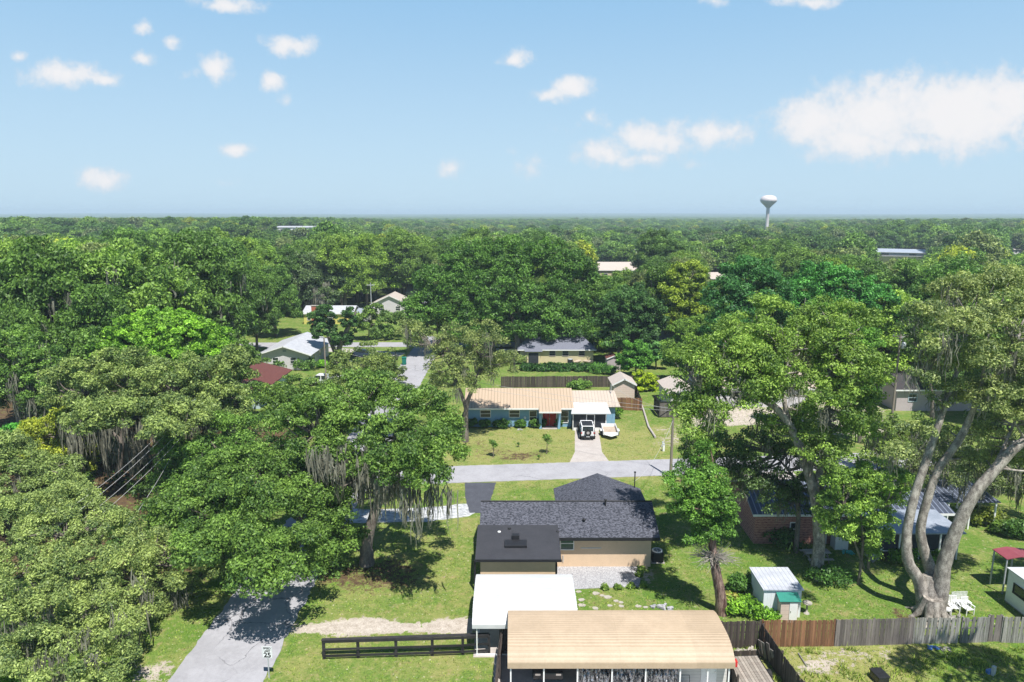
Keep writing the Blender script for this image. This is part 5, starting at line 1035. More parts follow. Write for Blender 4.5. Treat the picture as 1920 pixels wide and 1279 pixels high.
for (x, y) in ((.1, .5), (.1, 1.8), (1.5, 1.8)): b = MB(); b.box(x - .04, x + .04, y - .04, y + .04, 0, 2.72); b.build('post', 'galv', RC)
# --- brick house
BH, ro = gable('brick_house', 'red brick house with grey metal roof behind the trees on the right', 'house', (20.1, 52.7, 0), 7.6, 6.4, 2.75, 1.45, 'brick', 'grey_seam', over=.35)
window(BH, 6.6, 1.9, 0, .9, .9); window(BH, 3.2, 1.6, 0, .5, .5, mull=False)
b = MB(); b.box(5.85, 6.0, -.06, -.002, 0, 2.4); b.build('downpipe', 'white', BH)
DB = thing('dryer_shed', 'white ribbed cabinet against the brick house beside the tall trunk', 'cabinet', (26.3, 51.6, 0)); b = MB(); b.box(0, 1.1, 0, .8, 0, 1.7); b.build('body', 'white_siding', DB); b = MB(); b.box(.06, .52, -.03, -.002, .1, 1.6); b.box(.58, 1.04, -.03, -.002, .1, 1.6); b.build('door', 'white', DB)
# --- screened porch and metal carport
SP = thing('screened_porch', 'screened porch with pale metal roof and white posts behind the big oak', 'porch', (29.0, 50.1, 0))
b = MB(); b.slab((-.15, -.2, 2.3), (6.7, -.2, 2.3), (6.2, 3.2, 2.75), (-.4, 3.2, 2.75), .1); b.build('roof', 'porch_metal', SP)
b = MB(); b.box(.05, 6.2, .02, .05, 0, 2.2); b.box(0, .03, .1, 3.1, 0, 2.2); b.build('screen', 'screen', SP)
for x in (0.02, 1.6, 3.2, 4.8, 6.2): b = MB(); b.box(x - .06, x + .06, -.08, .015, 0, 2.22); b.build('post', 'white', SP)
b = MB(); b.box(0, 6.2, -.05, .0, 2.2, 2.3); b.box(.08, 6.1, -.05, .0, .7, .76); b.build('rail', 'white', SP)
RP = thing('ramp', 'pale wheelchair ramp leaning at the left of the screened porch', 'ramp', (28.3, 50.1, 0)); b = MB(); b.slab((0, -.6, .05), (.75, -.6, .75), (.75, .7, .75), (0, .7, .05), .06); b.build('deck', 'silver_wood', RP); b = MB(); b.tube([(0, -.6, .6), (.75, -.6, 1.3)], .03, 6); b.build('handrail', 'white', RP)
CH, ro = gable('house', 'dark metal-roofed house behind the screened porch', 'house', (32.4, 54.0, 0), 4.4, 5.0, 2.2, .7, 'greywhite_wall', 'grey_seam', over=.4)
CP = thing('carport', 'dark ribbed metal carport on white posts left of the right frame edge', 'carport', (37.6, 55.2, 0)); b = MB(); b.slab((-.3, 0, 2.55), (4.5, 0, 2.55), (3.9, 4.6, 3.3), (-.3, 4.6, 3.3), .08); b.build('roof', 'grey_seam', CP)
for (x, y, z) in ((.1, .15, 2.5), (2.0, .15, 2.5), (4.2, .15, 2.5), (3.8, 4.4, 3.2)): b = MB(); b.box(x - .06, x + .06, y - .06, y + .06, 0, z); b.build('post', 'white', CP)
def bin_(name, label, loc, rz=0, mt='bin'):
    r = thing(name, label, 'wheelie bin', loc, rz); b = MB(); b.add([(-.25, -.28, .08), (.25, -.28, .08), (.25, .28, .08), (-.25, .28, .08), (-.32, -.36, 1.0), (.32, -.36, 1.0), (.32, .36, 1.0), (-.32, .36, 1.0)], [(0, 1, 2, 3)[::-1], (4, 5, 6, 7), (0, 1, 5, 4), (1, 2, 6, 5), (2, 3, 7, 6), (3, 0, 4, 7)]); b.build('body', mt, r)
    b = MB(); b.box(-.35, .35, -.4, .38, 1.003, 1.08); b.build('lid', mt, r, .02)
    for x in (-.28, .28): b = MB(); b.disc((x, .33, .13), .13, .06, 'x'); b.build('wheel', 'black', r)
    return r
bin_('wheelie_bin', 'dark green bin in the shade by the dark metal carport', (37.2, 53.8, 0))
bin_('wheelie_bin', 'green bin at the kerb near the street corner', P(758, 684), R(10)).scale = (1.3, 1.3, 1.3)
# --- blue house
BL = thing('blue_house', 'blue house with long beige metal roof and red double door', 'house', (-5.6, 84.3, 0))
b = MB(); b.prism([(0, -.1), (6.4, -.1), (6.4, 2.6), (3.2, 3.95), (0, 2.6)], 0, 13.2, 'x'); b.prism([(.6, -.1), (6.0, -.1), (6.0, 2.5), (3.2, 3.6), (.6, 2.5)], 13.2, 18.9, 'x'); b.build('wall', 'blue_wall', BL)
b = MB(); b.slab((-.5, -.75, 2.66), (13.45, -.75, 2.66), (13.45, 3.2, 4.3), (-.5, 3.2, 4.3), .1); b.slab((-.5, 3.2, 4.3), (13.45, 3.2, 4.3), (13.45, 6.9, 2.66), (-.5, 6.9, 2.66), .1)
b.slab((9.0, -1.75, 2.5), (11.8, -1.75, 2.5), (11.8, -.4, 2.86), (9.0, -.4, 2.86), .08); ro = b.build('roof', 'beige_seam', BL)
b = MB(); b.slab((13.46, .1, 2.62), (19.5, .1, 2.62), (19.1, 3.2, 3.98), (13.46, 3.2, 3.98), .1); b.slab((13.46, 3.2, 3.98), (19.1, 3.2, 3.98), (19.5, 6.4, 2.62), (13.46, 6.4, 2.62), .1); b.build('garage_roof', 'pale_seam', BL)
b = MB(); b.box(-.5, 8.98, -.8, -.752, 2.5, 2.68); b.box(11.82, 13.45, -.8, -.752, 2.5, 2.68); b.box(9.0, 11.8, -1.8, -1.752, 2.34, 2.52); b.build('gutter', 'white', ro)
for x in (2.2, 5.9): window(BL, x, 1.75, 0, 1.25, .85)
for x in (8.3, 12.35): window(BL, x, 1.35, 0, .85, 1.5)
b = MB(); b.box(9.55, 10.38, -.06, -.002, .1, 2.15); b.box(10.42, 11.25, -.06, -.002, .1, 2.15); dr = b.build('double_door', 'red', BL)
b = MB(); b.box(10.33, 10.36, -.1, -.06, 1.0, 1.15); b.box(10.44, 10.47, -.1, -.06, 1.0, 1.15); b.build('handle', 'chrome', dr)
for (x0, x1) in ((9.4, 9.54), (11.26, 11.4)): b = MB(); b.box(x0, x1, -.07, -.002, 0, 2.3); b.build('door_frame', 'white', BL)
for (x0, x1) in ((9.05, 9.38), (11.42, 11.75)): b = MB(); b.box(x0, x1, -.9, -.003, 0, 2.55); b.build('porch_wall', 'blue_wall', BL)
b = MB(); b.box(9.45, 11.35, -1.1, -.08, 0, .1); b.build('step', 'concrete', BL)
b = MB(); b.slab((13.0, -2.0, 2.35), (18.0, -2.0, 2.35), (17.8, .9, 2.98), (13.5, .9, 2.98), .1); pr = b.build('porch_roof', 'white_metal', BL)
b = MB(); b.box(13.35, 17.45, -1.45, -1.42, .05, 2.2); b.build('porch_screen', 'screen', BL)
b = MB()
for x in (13.3, 15.0, 16.0, 17.45): b.box(x - .05, x + .05, -1.53, -1.46, 0, 2.3)
b.box(13.3, 17.45, -1.53, -1.46, .0, .35); b.box(13.3, 17.45, -1.53, -1.46, 2.2, 2.3); b.box(15.05, 15.95, -1.52, -1.465, 1.05, 1.12); b.box(15.05, 15.95, -1.52, -1.465, 2.05, 2.12); b.build('porch_frame', 'white', BL)
b = MB(); b.tube([(18.6, 2.6, 3.7), (18.6, 2.6, 4.9)], .05, 8); b.build('service_mast', 'galv', BL)
ac = None
PN = thing('planter_box', 'white planter with a green shrub right of the screened porch', 'planter', P(1150, 783)); b = MB(); b.box(-.6, .6, -.3, .3, 0, .5); b.build('box', 'stone', PN)
def small_bush(px, py, w, h, color, label, name='bush', seed=1, leaf=.13, group=None, zoff=0):
    p = P(px, py); k = zc(p.y, .5) / F; rx, rz = w * k, h * k
    r = thing(name, label, 'bush', tuple(p), group=group)
    B = [(np.array([rx * .4 * c, 0, rz * .95 + zoff]), (rx * .62, rx * .55, rz * .8)) for c in (-1, 0, 1)]
    me, cl = crown_mesh('foliage', B, seed, max(.22, rx * .35), .9, leaf, 70, flat=.85); o = bpy.data.objects.new('foliage', me); COL.objects.link(o); o.parent = r; o.color = tuple(color) + (1,)
    b = MB(); [b.tube([(0, 0, -.05), (c * rx * .4, .02, rz * .9 + zoff)], .03, 5) for c in (-1, .1, 1)]; b.build('stem', 'bark', r); return r
for i, (px, w, h, lb) in enumerate([(884, 9, 9, 'dark clipped bush at the left corner of the blue house'), (909, 10, 8, 'second bush along the blue house wall, right of the loose tree'), (942, 15, 8, 'widest clipped bush below the left windows of the blue house'), (975, 9, 8, 'round bush beside the white lamp at the blue house'), (1004, 10, 9, 'round bush left of the red double door')]):
    small_bush(px, 802, w, h, (.055, .14, .03), lb, seed=i + 60, group='bushes along the blue house front')
small_bush(1018, 801, 6, 8, (.05, .12, .03), 'slim dark shrub hard left of the red door', seed=66); small_bush(1046, 800, 6, 8, (.05, .12, .03), 'slim dark shrub hard right of the red door', seed=67)
small_bush(1151, 785, 14, 13, (.09, .20, .03), 'green shrub growing beside the planter right of the white porch', seed=68)
LB = thing('garden_lamp', 'white globe lamp among the bushes of the blue house', 'lamp', P(984, 800)); b = MB(); b.tube([(0, 0, 0), (0, 0, 1.0)], .05, 8); b.build('post', 'galv', LB); b = MB(); b.lathe([(0, 1.0), (.14, 1.03), (.2, 1.2), (.14, 1.36), (0, 1.4)], 14); b.build('globe', 'white', LB)
clutter('white_rock', 'white rock pile below the globe lamp', 'rocks', 974, 806, 'whitegravel', .35, 9)
def sapling(px, py, h, label, seed):
    r = thing('sapling', label, 'tree', tuple(P(px, py)), group='young trees in the blue house lawn'); b = MB(); b.tube([(0, 0, -.05), (.05, 0, h * .6), (.0, 0, h)], [.05, .035, .015], 6)
    for a in range(5): b.tube([(0, 0, h * (.45 + .1 * a)), (.35 * math.cos(a * 2.4), .35 * math.sin(a * 2.4), h * (.7 + .08 * a))], .012, 4)
    b.build('trunk', 'bark', r)
    B = [(np.array([.1 * h * math.cos(a), .1 * h * math.sin(a), h * (.7 + .12 * k)]), (.15 * h, .15 * h, .13 * h)) for k, a in enumerate((0, 2.2, 4.1))]; me, cl = crown_mesh('crown', B, seed, .12 * h, .8, .10, 30); o = bpy.data.objects.new('crown', me); COL.objects.link(o); o.parent = r; o.color = (.09, .19, .04, 1)
sapling(925, 857, 1.9, 'left young tree on the blue house lawn', 71); sapling(1025, 851, 2.2, 'right young tree on the blue house lawn, on a reddish dirt ring', 72); sapling(972, 838, .5, 'tiny seedling between the two young lawn trees', 73); sapling(1010, 862, .5, 'tiny seedling right of the red dirt strip near the road', 74)
# beige gable shed
BS, ro = gable('garden_shed', 'beige gable-fronted shed behind the brown gate fence', 'shed', (P(1150, 745).x - .2, 97.3, 0), 3.1, 4.0, 2.3, .8, 'pinkish', 'pinkroof', over=.3, ridge='y')
# tan house behind
TH, ro = gable('house', 'tan house with grey hipped roof and low walls under the huge dark oak', 'house', (1.5, 122.6, 0), 13.4, 8.6, 2.6, 1.9, 'cream_wall', 'greyroof', over=.5, hip=2.6)
for x in (5.9, 8.3, 11.3): window(TH, x, 1.8, 0, 1.0, 1.0, frame='lilac_wall')
b = MB(); b.box(1.2, 3.6, -1.2, -.002, 0, 2.3); al = b.build('alcove', 'cream_wall', TH); b = MB(); b.box(1.5, 3.3, -1.24, -1.2, .1, 2.1); b.build('sliding_door', 'screen', TH); b = MB(); b.slab((.8, -1.6, 2.4), (4, -1.6, 2.4), (4, -.4, 2.7), (.8, -.4, 2.7), .08); b.build('alcove_roof', 'greyroof', TH)
ac_unit('air_conditioner', 'small air conditioner on the wall side of the tan grey-roofed house', (P(1068, 680).x, 121.6, 0), 1.1)
SB, ro = gable('garden_shed', 'small mauve-brown shed between the tan house and the bright round tree', 'shed', (P(1137, 688).x - .3, 116.4, 0), 2.4, 2.4, 2.0, .5, 'lilac_wall', 'redroof', over=.15, ridge='y')
o = MB().tube([P(1075, 680, .2), P(1090, 676, .35), P(1112, 679, .2)], .28, 8).build('flower_bed', 'rust'); tag(o, 'orange-red low planting along the tan grey-roofed house', 'flower bed')
SHADE_BAND = thing('hedge', 'added dark hedge band standing in for lawn shade behind the long brown fence', 'hedge', tuple(P(1060, 694))); k_ = zc(P(1060, 694).y, 0) / F  # dark foliage row added in place of a shadow band on the lawn
me, cl = crown_mesh('foliage', [(np.array([(i - 7) * 10.5 * k_, 0, .35]), (.75, 1.3, .6)) for i in range(14)], 140, .45, .8, .2, 70, flat=.8); o_ = bpy.data.objects.new('foliage', me); COL.objects.link(o_); o_.parent = SHADE_BAND; o_.color = (.028, .085, .02, 1)
small_bush(1120, 700, 18, 9, (.07, .19, .04), 'low green shrub clump behind the long brown fence', seed=80); small_bush(1145, 702, 16, 8, (.06, .17, .035), 'low shrub right of the clump behind the brown fence', seed=81)
small_bush(1085, 728, 20, 6, (.09, .19, .04), 'low weedy growth just behind the blue house roof', seed=82, leaf=.18); small_bush(975, 683, 10, 8, (.07, .16, .04), 'low bush at the left end of the tan grey-roofed house', seed=83)
small_bush(1130, 660, 12, 14, (.13, .27, .03), 'yellow-green climber at the right corner of the tan grey-roofed house', seed=84, leaf=.2)
for i, (px, py) in enumerate([(1078, 1107), (1042 + 118, 1104), (1042 + 140, 1103), (1183, 1100)]): pass
for i, (px, py) in enumerate([(1134, 1105), (1158, 1104), (1183, 1103), (1207, 1100), (1202, 1070), (1198, 1080)]):
    small_bush(px, py, 3.5, 2.6, (.11, .20, .04), 'small green edging plant at the border of the gravel patio', name='edging_plant', seed=90 + i, leaf=.09, group='edging plants around the gravel patio')
small_bush(1475, 1027, 34, 16, (.045, .11, .03), 'dark shrub against the brick house wall', seed=100, leaf=.13)
small_bush(1690, 1052, 25, 12, (.10, .22, .03), 'leafy hedge in front of the screened porch, left of the limbs', seed=101, leaf=.14); small_bush(1755, 1048, 20, 10, (.10, .22, .03), 'leafy hedge in front of the screened porch, right of the middle limb', seed=102, leaf=.14)
small_bush(1400, 1115, 26, 22, (.055, .14, .03), 'dark bush against the left wall of the white shed', seed=103, leaf=.12); small_bush(1550, 1095, 34, 16, (.05, .13, .03), 'dark low bush at the foot of the tall oak trunk', seed=104, leaf=.12)
small_bush(1395, 1150, 36, 14, (.12, .27, .03), 'bright green vine heap before the white shed door', seed=105, leaf=.12); small_bush(1435, 1160, 30, 9, (.11, .26, .03), 'bright low vine along the brown fence', seed=106, leaf=.12)
small_bush(1378, 1100, 12, 12, (.15, .24, .06), 'pale weed clump between shaggy trunk and white shed', seed=107, leaf=.1); small_bush(1368, 1140, 12, 16, (.22, .25, .07), 'yellowish fern clump beside the shaggy trunk', seed=108, leaf=.1)
small_bush(1850, 985, 26, 18, (.14, .20, .04), 'yellowish bush under the dark metal carport', seed=109, leaf=.16); small_bush(1910, 1010, 26, 18, (.05, .12, .03), 'dark bush at the right edge by the carport', seed=110, leaf=.14); small_bush(1880, 1000, 24, 12, (.07, .14, .03), 'low dark shrub right of the carport posts', seed=111, leaf=.14)
# grey gate fence and neighbour shed
GF = thing('gate_fence', 'weathered grey boarded gate with black frame right of the driveway', 'fence', P(1236, 783)); a = P(1236, 783); c = P(1312, 781)
b = MB(3); n = 30; L = c.x - a.x
for i in range(n): b.box(L * i / n + .01, L * (i + 1) / n, -.02, .02, .1, 2.1)
b.build('boards', 'grey_wood', GF); b = MB(); b.box(-.08, .0, -.06, .06, 0, 2.3); b.box(0, L, -.06, .06, 2.1, 2.22); b.tube([(.1, -.04, .2), (L * .48, -.04, 2.0)], .05, 4); b.tube([(L * .9, -.04, .2), (L * .5, -.04, 2.0)], .05, 4); b.box(-.08, 0, .06, 3.5, 2.1, 2.22); b.build('frame', 'trim_dark', GF)
b = MB(4); [b.box(-.06, -.02, .1 + i * .2, .28 + i * .2, .1, 2.1) for i in range(17)]; b.build('side_boards', 'old_wood', GF)
NS, ro = gable('garden_shed', 'pale shed with beige roof behind the grey boarded gate', 'shed', (P(1254, 770).x, 90.8, 0), 3.6, 7.5, 2.5, .7, 'pale_siding', 'pinkroof', over=.3, ridge='y')
window(NS, 3.0, 1.5, 0, .9, .9, side='left')
NH, ro = gable('house', 'white neighbour house mostly hidden by the tall two-limbed oak', 'house', (P(1330, 780).x, 93.5, 0), 16, 8, 2.8, 1.3, 'greywhite_wall', 'pale_seam', over=.5)
TF = thing('teal_fence', 'low teal-green boarded wall left of the tall oak crown', 'fence', (P(1222, 672).x, 125.5, 0)); b = MB(); [b.box(i * .35, i * .35 + .33, 0, .05, .4, 1.8) for i in range(18)]; b.build('boards', 'green_metal', TF); b = MB(); b.box(0, 6.2, -.05, .1, 0, .4); b.build('footing', 'concrete', TF)
EH, ro = gable('house', 'pale house peeking out behind the teal wall', 'house', (P(1235, 665).x, 130, 0), 8, 6, 2.8, 1.3, 'greywhite_wall', 'whiteroof')
# border curb along the drive
o = MB(); pts = [P(1198, 745, .15), P(1207, 770, .15), P(1216, 800, .15), P(1229, 820, .15)]; o.tube(pts, .14, 6); o = o.build('log_border', 'concrete'); tag(o, 'pale log border running down between the two lots', 'border')
for i, (px, py) in enumerate(((1244, 846), (1243, 838))): 
    r = thing('utility_pedestal', ('white utility pedestal in the sandy verge, nearer of two' if i == 0 else 'white utility pedestal in the sandy verge, farther of two'), 'utility pedestal', P(px, py)); b = MB(); b.box(-.12, .12, -.12, .12, 0, .8 - .25 * i); b.build('body', 'white', r, .02); b = MB(); b.box(-.14, .14, -.14, .14, .805 - .25 * i, .86 - .25 * i); b.build('cap', 'galv', r)
# --- vehicles
def jeep():
    r = thing('off_road_car', 'white off-road car with black roof and rear spare wheel on the driveway', 'car', (9.15, 78.9, 0), R(-1))
    b = MB(); b.box(-.8, .8, .0, 3.0, .5, 1.15); b.box(-.72, .72, 3.0, 4.1, .5, 1.08); b.build('body', 'carwhite', r, .07)
    b = MB(); b.prism([(.02, 1.153), (.12, 1.72), (2.35, 1.72), (2.85, 1.153)], -.72, .72, 'x'); cb = b.build('cab', 'glass', r)
    b = MB(); b.box(-.7, .7, .35, 2.3, 1.725, 1.78); b.build('soft_roof', 'trim_dark', r, .03)
    b = MB(); [b.tube([(x, .0, 1.15), (x, .1, 1.74), (x, 2.36, 1.74), (x, 2.86, 1.15)], .06, 6) for x in (-.7, .7)]; b.tube([(-.7, .1, 1.76), (.7, .1, 1.76)], .06, 6); b.tube([(-.7, 2.36, 1.76), (.7, 2.36, 1.76)], .06, 6); b.build('roof_frame', 'carwhite', r)
    for x in (-.82, .82):
        for y in (.65, 3.3):
            b = MB(); b.disc((x, y, .4), .4, .26, 'x'); wh = b.build('wheel', 'black', r); b = MB(); b.disc((x + (.14 if x > 0 else -.14), y, .4), .2, .03, 'x'); b.build('rim', 'chrome', wh)
        b = MB(); b.box(x - .12, x + .12, .2, 3.85, .82, .9); b.build('fender', 'black', r)
        b = MB(); b.box(x - .14 if x > 0 else x + .02, x - .02 if x > 0 else x + .14, -.03, .0, .85, 1.05); b.build('tail_light', 'lampred', r)
    b = MB(); b.disc((0, -.17, 1.05), .4, .24, 'y', 18); sw = b.build('spare_wheel', 'black', r); b = MB(); b.disc((0, -.3, 1.05), .18, .03, 'y'); b.build('rim', 'chrome', sw)
    b = MB(); b.box(-.8, .8, -.2, -.02, .42, .6); b.build('bumper', 'trim_dark', r, .03); b = MB(); b.box(-.2, .2, -.23, -.202, .5, .62); b.build('licence_plate', 'white', r)
jeep()
TR2 = thing('flatbed_trailer', 'white tow trailer with rusty open bed parked on grass beside the driveway', 'trailer', (P(1143, 818).x, 79.6, 0), R(-2))
b = MB(); b.box(-.85, .85, 0, 3.1, .5, .56); b.build('bed', 'rust', TR2)
b = MB(); b.box(-.92, -.85, -.02, 3.15, .45, .95); b.box(.85, .92, -.02, 3.15, .45, .95); b.box(-.85, .85, 3.08, 3.15, .45, .95); b.box(-.85, .85, -.05, .02, .45, .8); b.build('side_panels', 'carwhite', TR2)
b = MB(); b.prism([(-.8, -.06), (.8, -.06), (.1, -.7), (-.1, -.7)], .48, .56); b.build('tongue', 'carwhite', TR2)
for x in (-1.05, 1.05): b = MB(); b.disc((x, 1.3, .33), .33, .2, 'x'); b.build('wheel', 'black', TR2); b = MB(); b.box(x - .14, x + .14, .85, 1.75, .68, .73); b.build('fender', 'carwhite', TR2)
def sedan(label, loc, rz, paint, name='parked_car', scale=1.0, cat='car'):
    r = thing(name, label, cat, loc, rz); r.scale = (scale,) * 3
    b = MB(); b.prism([(-2.25, .3), (-2.3, .62), (-2.1, .85), (-1.2, .95), (1.3, .95), (2.1, .80), (2.3, .6), (2.25, .3)], -.88, .88, 'y'); b.build('body', paint, r, .08)
    b = MB(); b.prism([(-1.85, .952), (-1.1, 1.38), (.35, 1.40), (1.2, .952)], -.74, .74, 'y'); b.build('windows', 'glass', r, .05); b = MB(); b.box(-1.05, .32, -.72, .72, 1.41, 1.45); b.build('roof', paint, r, .04)
    for x in (-1.4, 1.4):
        for y in (-.84, .84): b = MB(); b.disc((x, y, .33), .33, .22, 'y'); wh = b.build('wheel', 'black', r); b = MB(); b.disc((x, y * 1.14, .33), .19, .03, 'y'); b.build('rim', 'chrome', wh)
    for y in (-.6, .6): b = MB(); b.box(2.26, 2.31, y - .18, y + .18, .6, .72); b.build('headlight', 'chrome', r); b = MB(); b.box(-2.33, -2.28, y - .18, y + .18, .65, .78); b.build('tail_light', 'lampred', r)
sedan('dark blue-grey sedan parked on the driveway left of the street', P(678, 669), R(168), 'carblue')
sedan('white car glimpsed at the far left of the tan grey-roofed house', P(952, 662), R(10), 'carwhite')
def pickup(label, loc, rz):
    r = thing('pickup_truck', label, 'pickup', loc, rz); b = MB(); b.box(-2.6, 2.5, -.92, .92, .5, 1.05); b.build('body', 'carwhite', r, .08); b = MB(); b.prism([(-.7, 1.053), (-.6, 1.7), (.9, 1.7), (1.5, 1.053)], -.8, .8, 'y'); b.build('windows', 'glass', r, .04)
    b = MB(); b.box(-.58, .88, -.78, .78, 1.705, 1.76); b.box(-.05, .1, -.83, .83, 1.055, 1.7); b.box(-.74, -.64, -.83, .83, 1.055, 1.7); b.build('cab_roof', 'carwhite', r, .03); b = MB(); b.box(-2.5, -.8, -.75, .75, 1.055, 1.07); b.build('cargo_bed', 'black', r)
    for x in (-1.6, 1.6):
        for y in (-.88, .88): b = MB(); b.disc((x, y, .38), .38, .24, 'y'); wh = b.build('wheel', 'black', r); b = MB(); b.disc((x, y * 1.15, .38), .2, .03, 'y'); b.build('rim', 'chrome', wh)
pickup('white pickup behind the treetops below the red-roofed house', P(606, 722), R(174))
CV = thing('covered_boat', 'pale covered boat or trailer right of the white pickup', 'boat', P(632, 722), R(80)); b = MB(); b.prism([(-1.8, .5), (-1.6, 1.3), (1.2, 1.4), (2.0, .7), (1.8, .5)], -.9, .9, 'y'); b.build('cover', 'white', CV, .15); b = MB(); b.box(-1.5, 1.5, -.6, .6, .3, .45); b.build('frame', 'galv', CV)
for y in (-.8, .8): b = MB(); b.disc((0, y, .3), .3, .18, 'y'); b.build('wheel', 'black', CV)
# --- houses on the left
VH, ro = gable('house', 'grey-white house with a pale gable roof, left of the vine-covered tree', 'house', (-43.8, 116.6, 0), 8.3, 13.0, 2.9, 1.35, 'greywhite_wall', 'whiteroof', over=.75, ridge='y')
window(VH, 2.5, 1.7, 0, .95, 1.0); window(VH, 5.6, 1.7, 0, .95, 1.0, frame='greywhite_wall'); b = MB(); b.box(3.85, 4.45, -.04, -.002, 3.25, 3.6); b.build('gable_vent', 'porch_metal', VH)
for yy in (3, 7, 10.5): window(VH, yy, 1.7, 8.3, 1.0, 1.0, side='right')
small_bush(525, 692, 16, 11, (.09, .19, .05), 'leafy shrub under the left window of the grey-white gable house', seed=122, leaf=.2); small_bush(575, 693, 22, 10, (.09, .19, .05), 'leafy shrub under the right window of the grey-white gable house', seed=120, leaf=.2); small_bush(605, 690, 10, 8, (.12, .30, .03), 'bright shrub at the corner of the grey-white gable house', seed=121, leaf=.2)
RH, ro = gable('house', 'blue-walled house with a dark red shingle roof among the trees', 'house', (-45.4, 92.5, 0), 10, 12.5, 2.6, 1.3, 'paleblue_wall', 'redroof', over=.6, ridge='y'); window(RH, 8.4, 1.5, 0, .9, 1.0)
for yy in (3, 8): window(RH, yy, 1.5, 10, .9, 1.0, side='right')
YH, ro = gable('house', 'yellow house with a tall red brick chimney beyond the green lawn', 'house', (-51.5, 167, 0), 12, 7.5, 2.7, 1.3, 'yellow_wall', 'whiteroof', over=.4)
b = MB(); b.box(2.2, 4.3, -.75, -.03, 0, 4.6); ch = b.build('chimney', 'chimney', YH); b = MB(); b.box(2.1, 4.4, -.85, .0, 4.602, 4.75); b.build('chimney_cap', 'concrete', ch)
window(YH, 1.3, 1.6, 0, .8, 1.1); window(YH, 6.5, 1.6, 0, 1.3, 1.0)
MH, ro = gable('house', 'mauve-roofed house behind the street junction, left of the huge dark oak', 'house', (-38, 184, 0), 9.5, 9, 2.8, 2.2, 'greywhite_wall', 'pinkroof', over=.5, ridge='y'); window(MH, 2.5, 1.6, 0, 1.4, 1.1); window(MH, 7, 1.6, 0, 1.2, 1.1)
CO = thing('lean_to', 'pale open lean-to roof against the right of the mauve-roofed house', 'lean-to', (-28, 184, 0)); b = MB(); b.slab((0, 0, 2.3), (5, 0, 2.3), (5, 5, 2.8), (0, 5, 2.8), .12); b.build('roof', 'whiteroof', CO)
for x in (.1, 4.9): b = MB(); b.box(x - .07, x + .07, .1, .24, 0, 2.25); b.build('post', 'white', CO)
sedan('pale car under the lean-to by the mauve-roofed house', (-25.5, 183, 0), R(80), 'carwhite')
WH, ro = gable('house', 'white-roofed house seen in a gap above the mauve-roofed one', 'house', (-32.5, 212, 0), 9, 8, 2.8, 1.6, 'pale_siding', 'whiteroof', over=.5); window(WH, 4, 1.5, 0, 1.3, 1.1)
SH2, ro = gable('garden_shed', 'pale blue-roofed shed right of the vine-covered tree', 'shed', (-41.5, 170, 0), 5, 5, 2.3, .8, 'white', 'porch_metal', over=.3)
LH, ro = gable('house', 'lilac-grey walled house with a dark roof behind the transformer pole', 'house', (P(1690, 772).x - .6, 91.5, 0), 14, 8, 3.2, 1.7, 'lilac_wall', 'darkroof', over=.5); window(LH, 2.2, 1.9, 0, 1.1, 1.0, frame='paleblue_wall')
def far_house(name, label, px, py, Y, W, D, H, rise, wall, roof, cat='house'):
    z = float(hfun(Q(px, py, Y).x, Y)); r, ro = gable(name, label, cat, (Q(px, py, Y).x, Y, z), W, D, H, rise, wall, roof, over=.5); 
    for k in range(3): window(r, W * (k + .5) / 3, H * .55, 0, W * .09, H * .35, mull=False)
    return r
far_house('house', 'pink-roofed pale house in a clearing of the far treetops', 1124, 515, 268, 15, 10, 5.2, 2.6, 'cream_wall', 'pinkroof'); far_house('garden_shed', 'white open shed below the pink-roofed house', 1130, 528, 248, 7, 5, 2.5, .9, 'white', 'whiteroof', 'shed')
far_house('warehouse', 'long blue-grey roofed building in a clearing under the right skyline', 1634, 480, 405, 42, 12, 2.6, 1.6, 'greywhite_wall', 'solar', 'building').rotation_euler[2] = R(-30)
far_house('warehouse', 'white flat building poking out of the far woods, left part', 517, 424, 560, 30, 20, 5.2, .8, 'white', 'whiteroof', 'building'); far_house('warehouse', 'low white building right of the far white one in the woods', 566, 426, 585, 16, 14, 4.0, .8, 'white', 'whiteroof', 'building')
far_house('house', 'pale house at the right edge in the far treetops', 1900, 480, 400, 9, 8, 3, 1.2, 'white', 'pinkroof'); far_house('house', 'tan-roofed house peeking left of the deep emerald tree', 1334, 528, 230, 6, 6, 5.5, 1.6, 'pinkish', 'pinkroof')
# water tower
wx = Q(1439.5, 400, 705); wz = float(hfun(wx.x, 705)); WT = thing('water_tower', 'pale pink water tower with a bulb tank on the skyline', 'water tower', (wx.x, 705, wz)); top = Q(1439, 366, 705).z - wz
b = MB(); b.lathe([(3.6, 0), (2.6, 4), (1.9, 8), (1.65, 12), (1.65, top - 13), (2.2, top - 11.6)], 28); b.build('stem', 'tower', WT)
b = MB(); b.lathe([(2.4, top - 12.2), (3.6, top - 10.6), (6.0, top - 8.3), (7.7, top - 6.6), (8.1, top - 5.4), (8.0, top - 4.0), (7.0, top - 2.0), (4.8, top - .6), (2.5, top - .1), (0, top)], 32); b.build('tank', 'tower', WT)
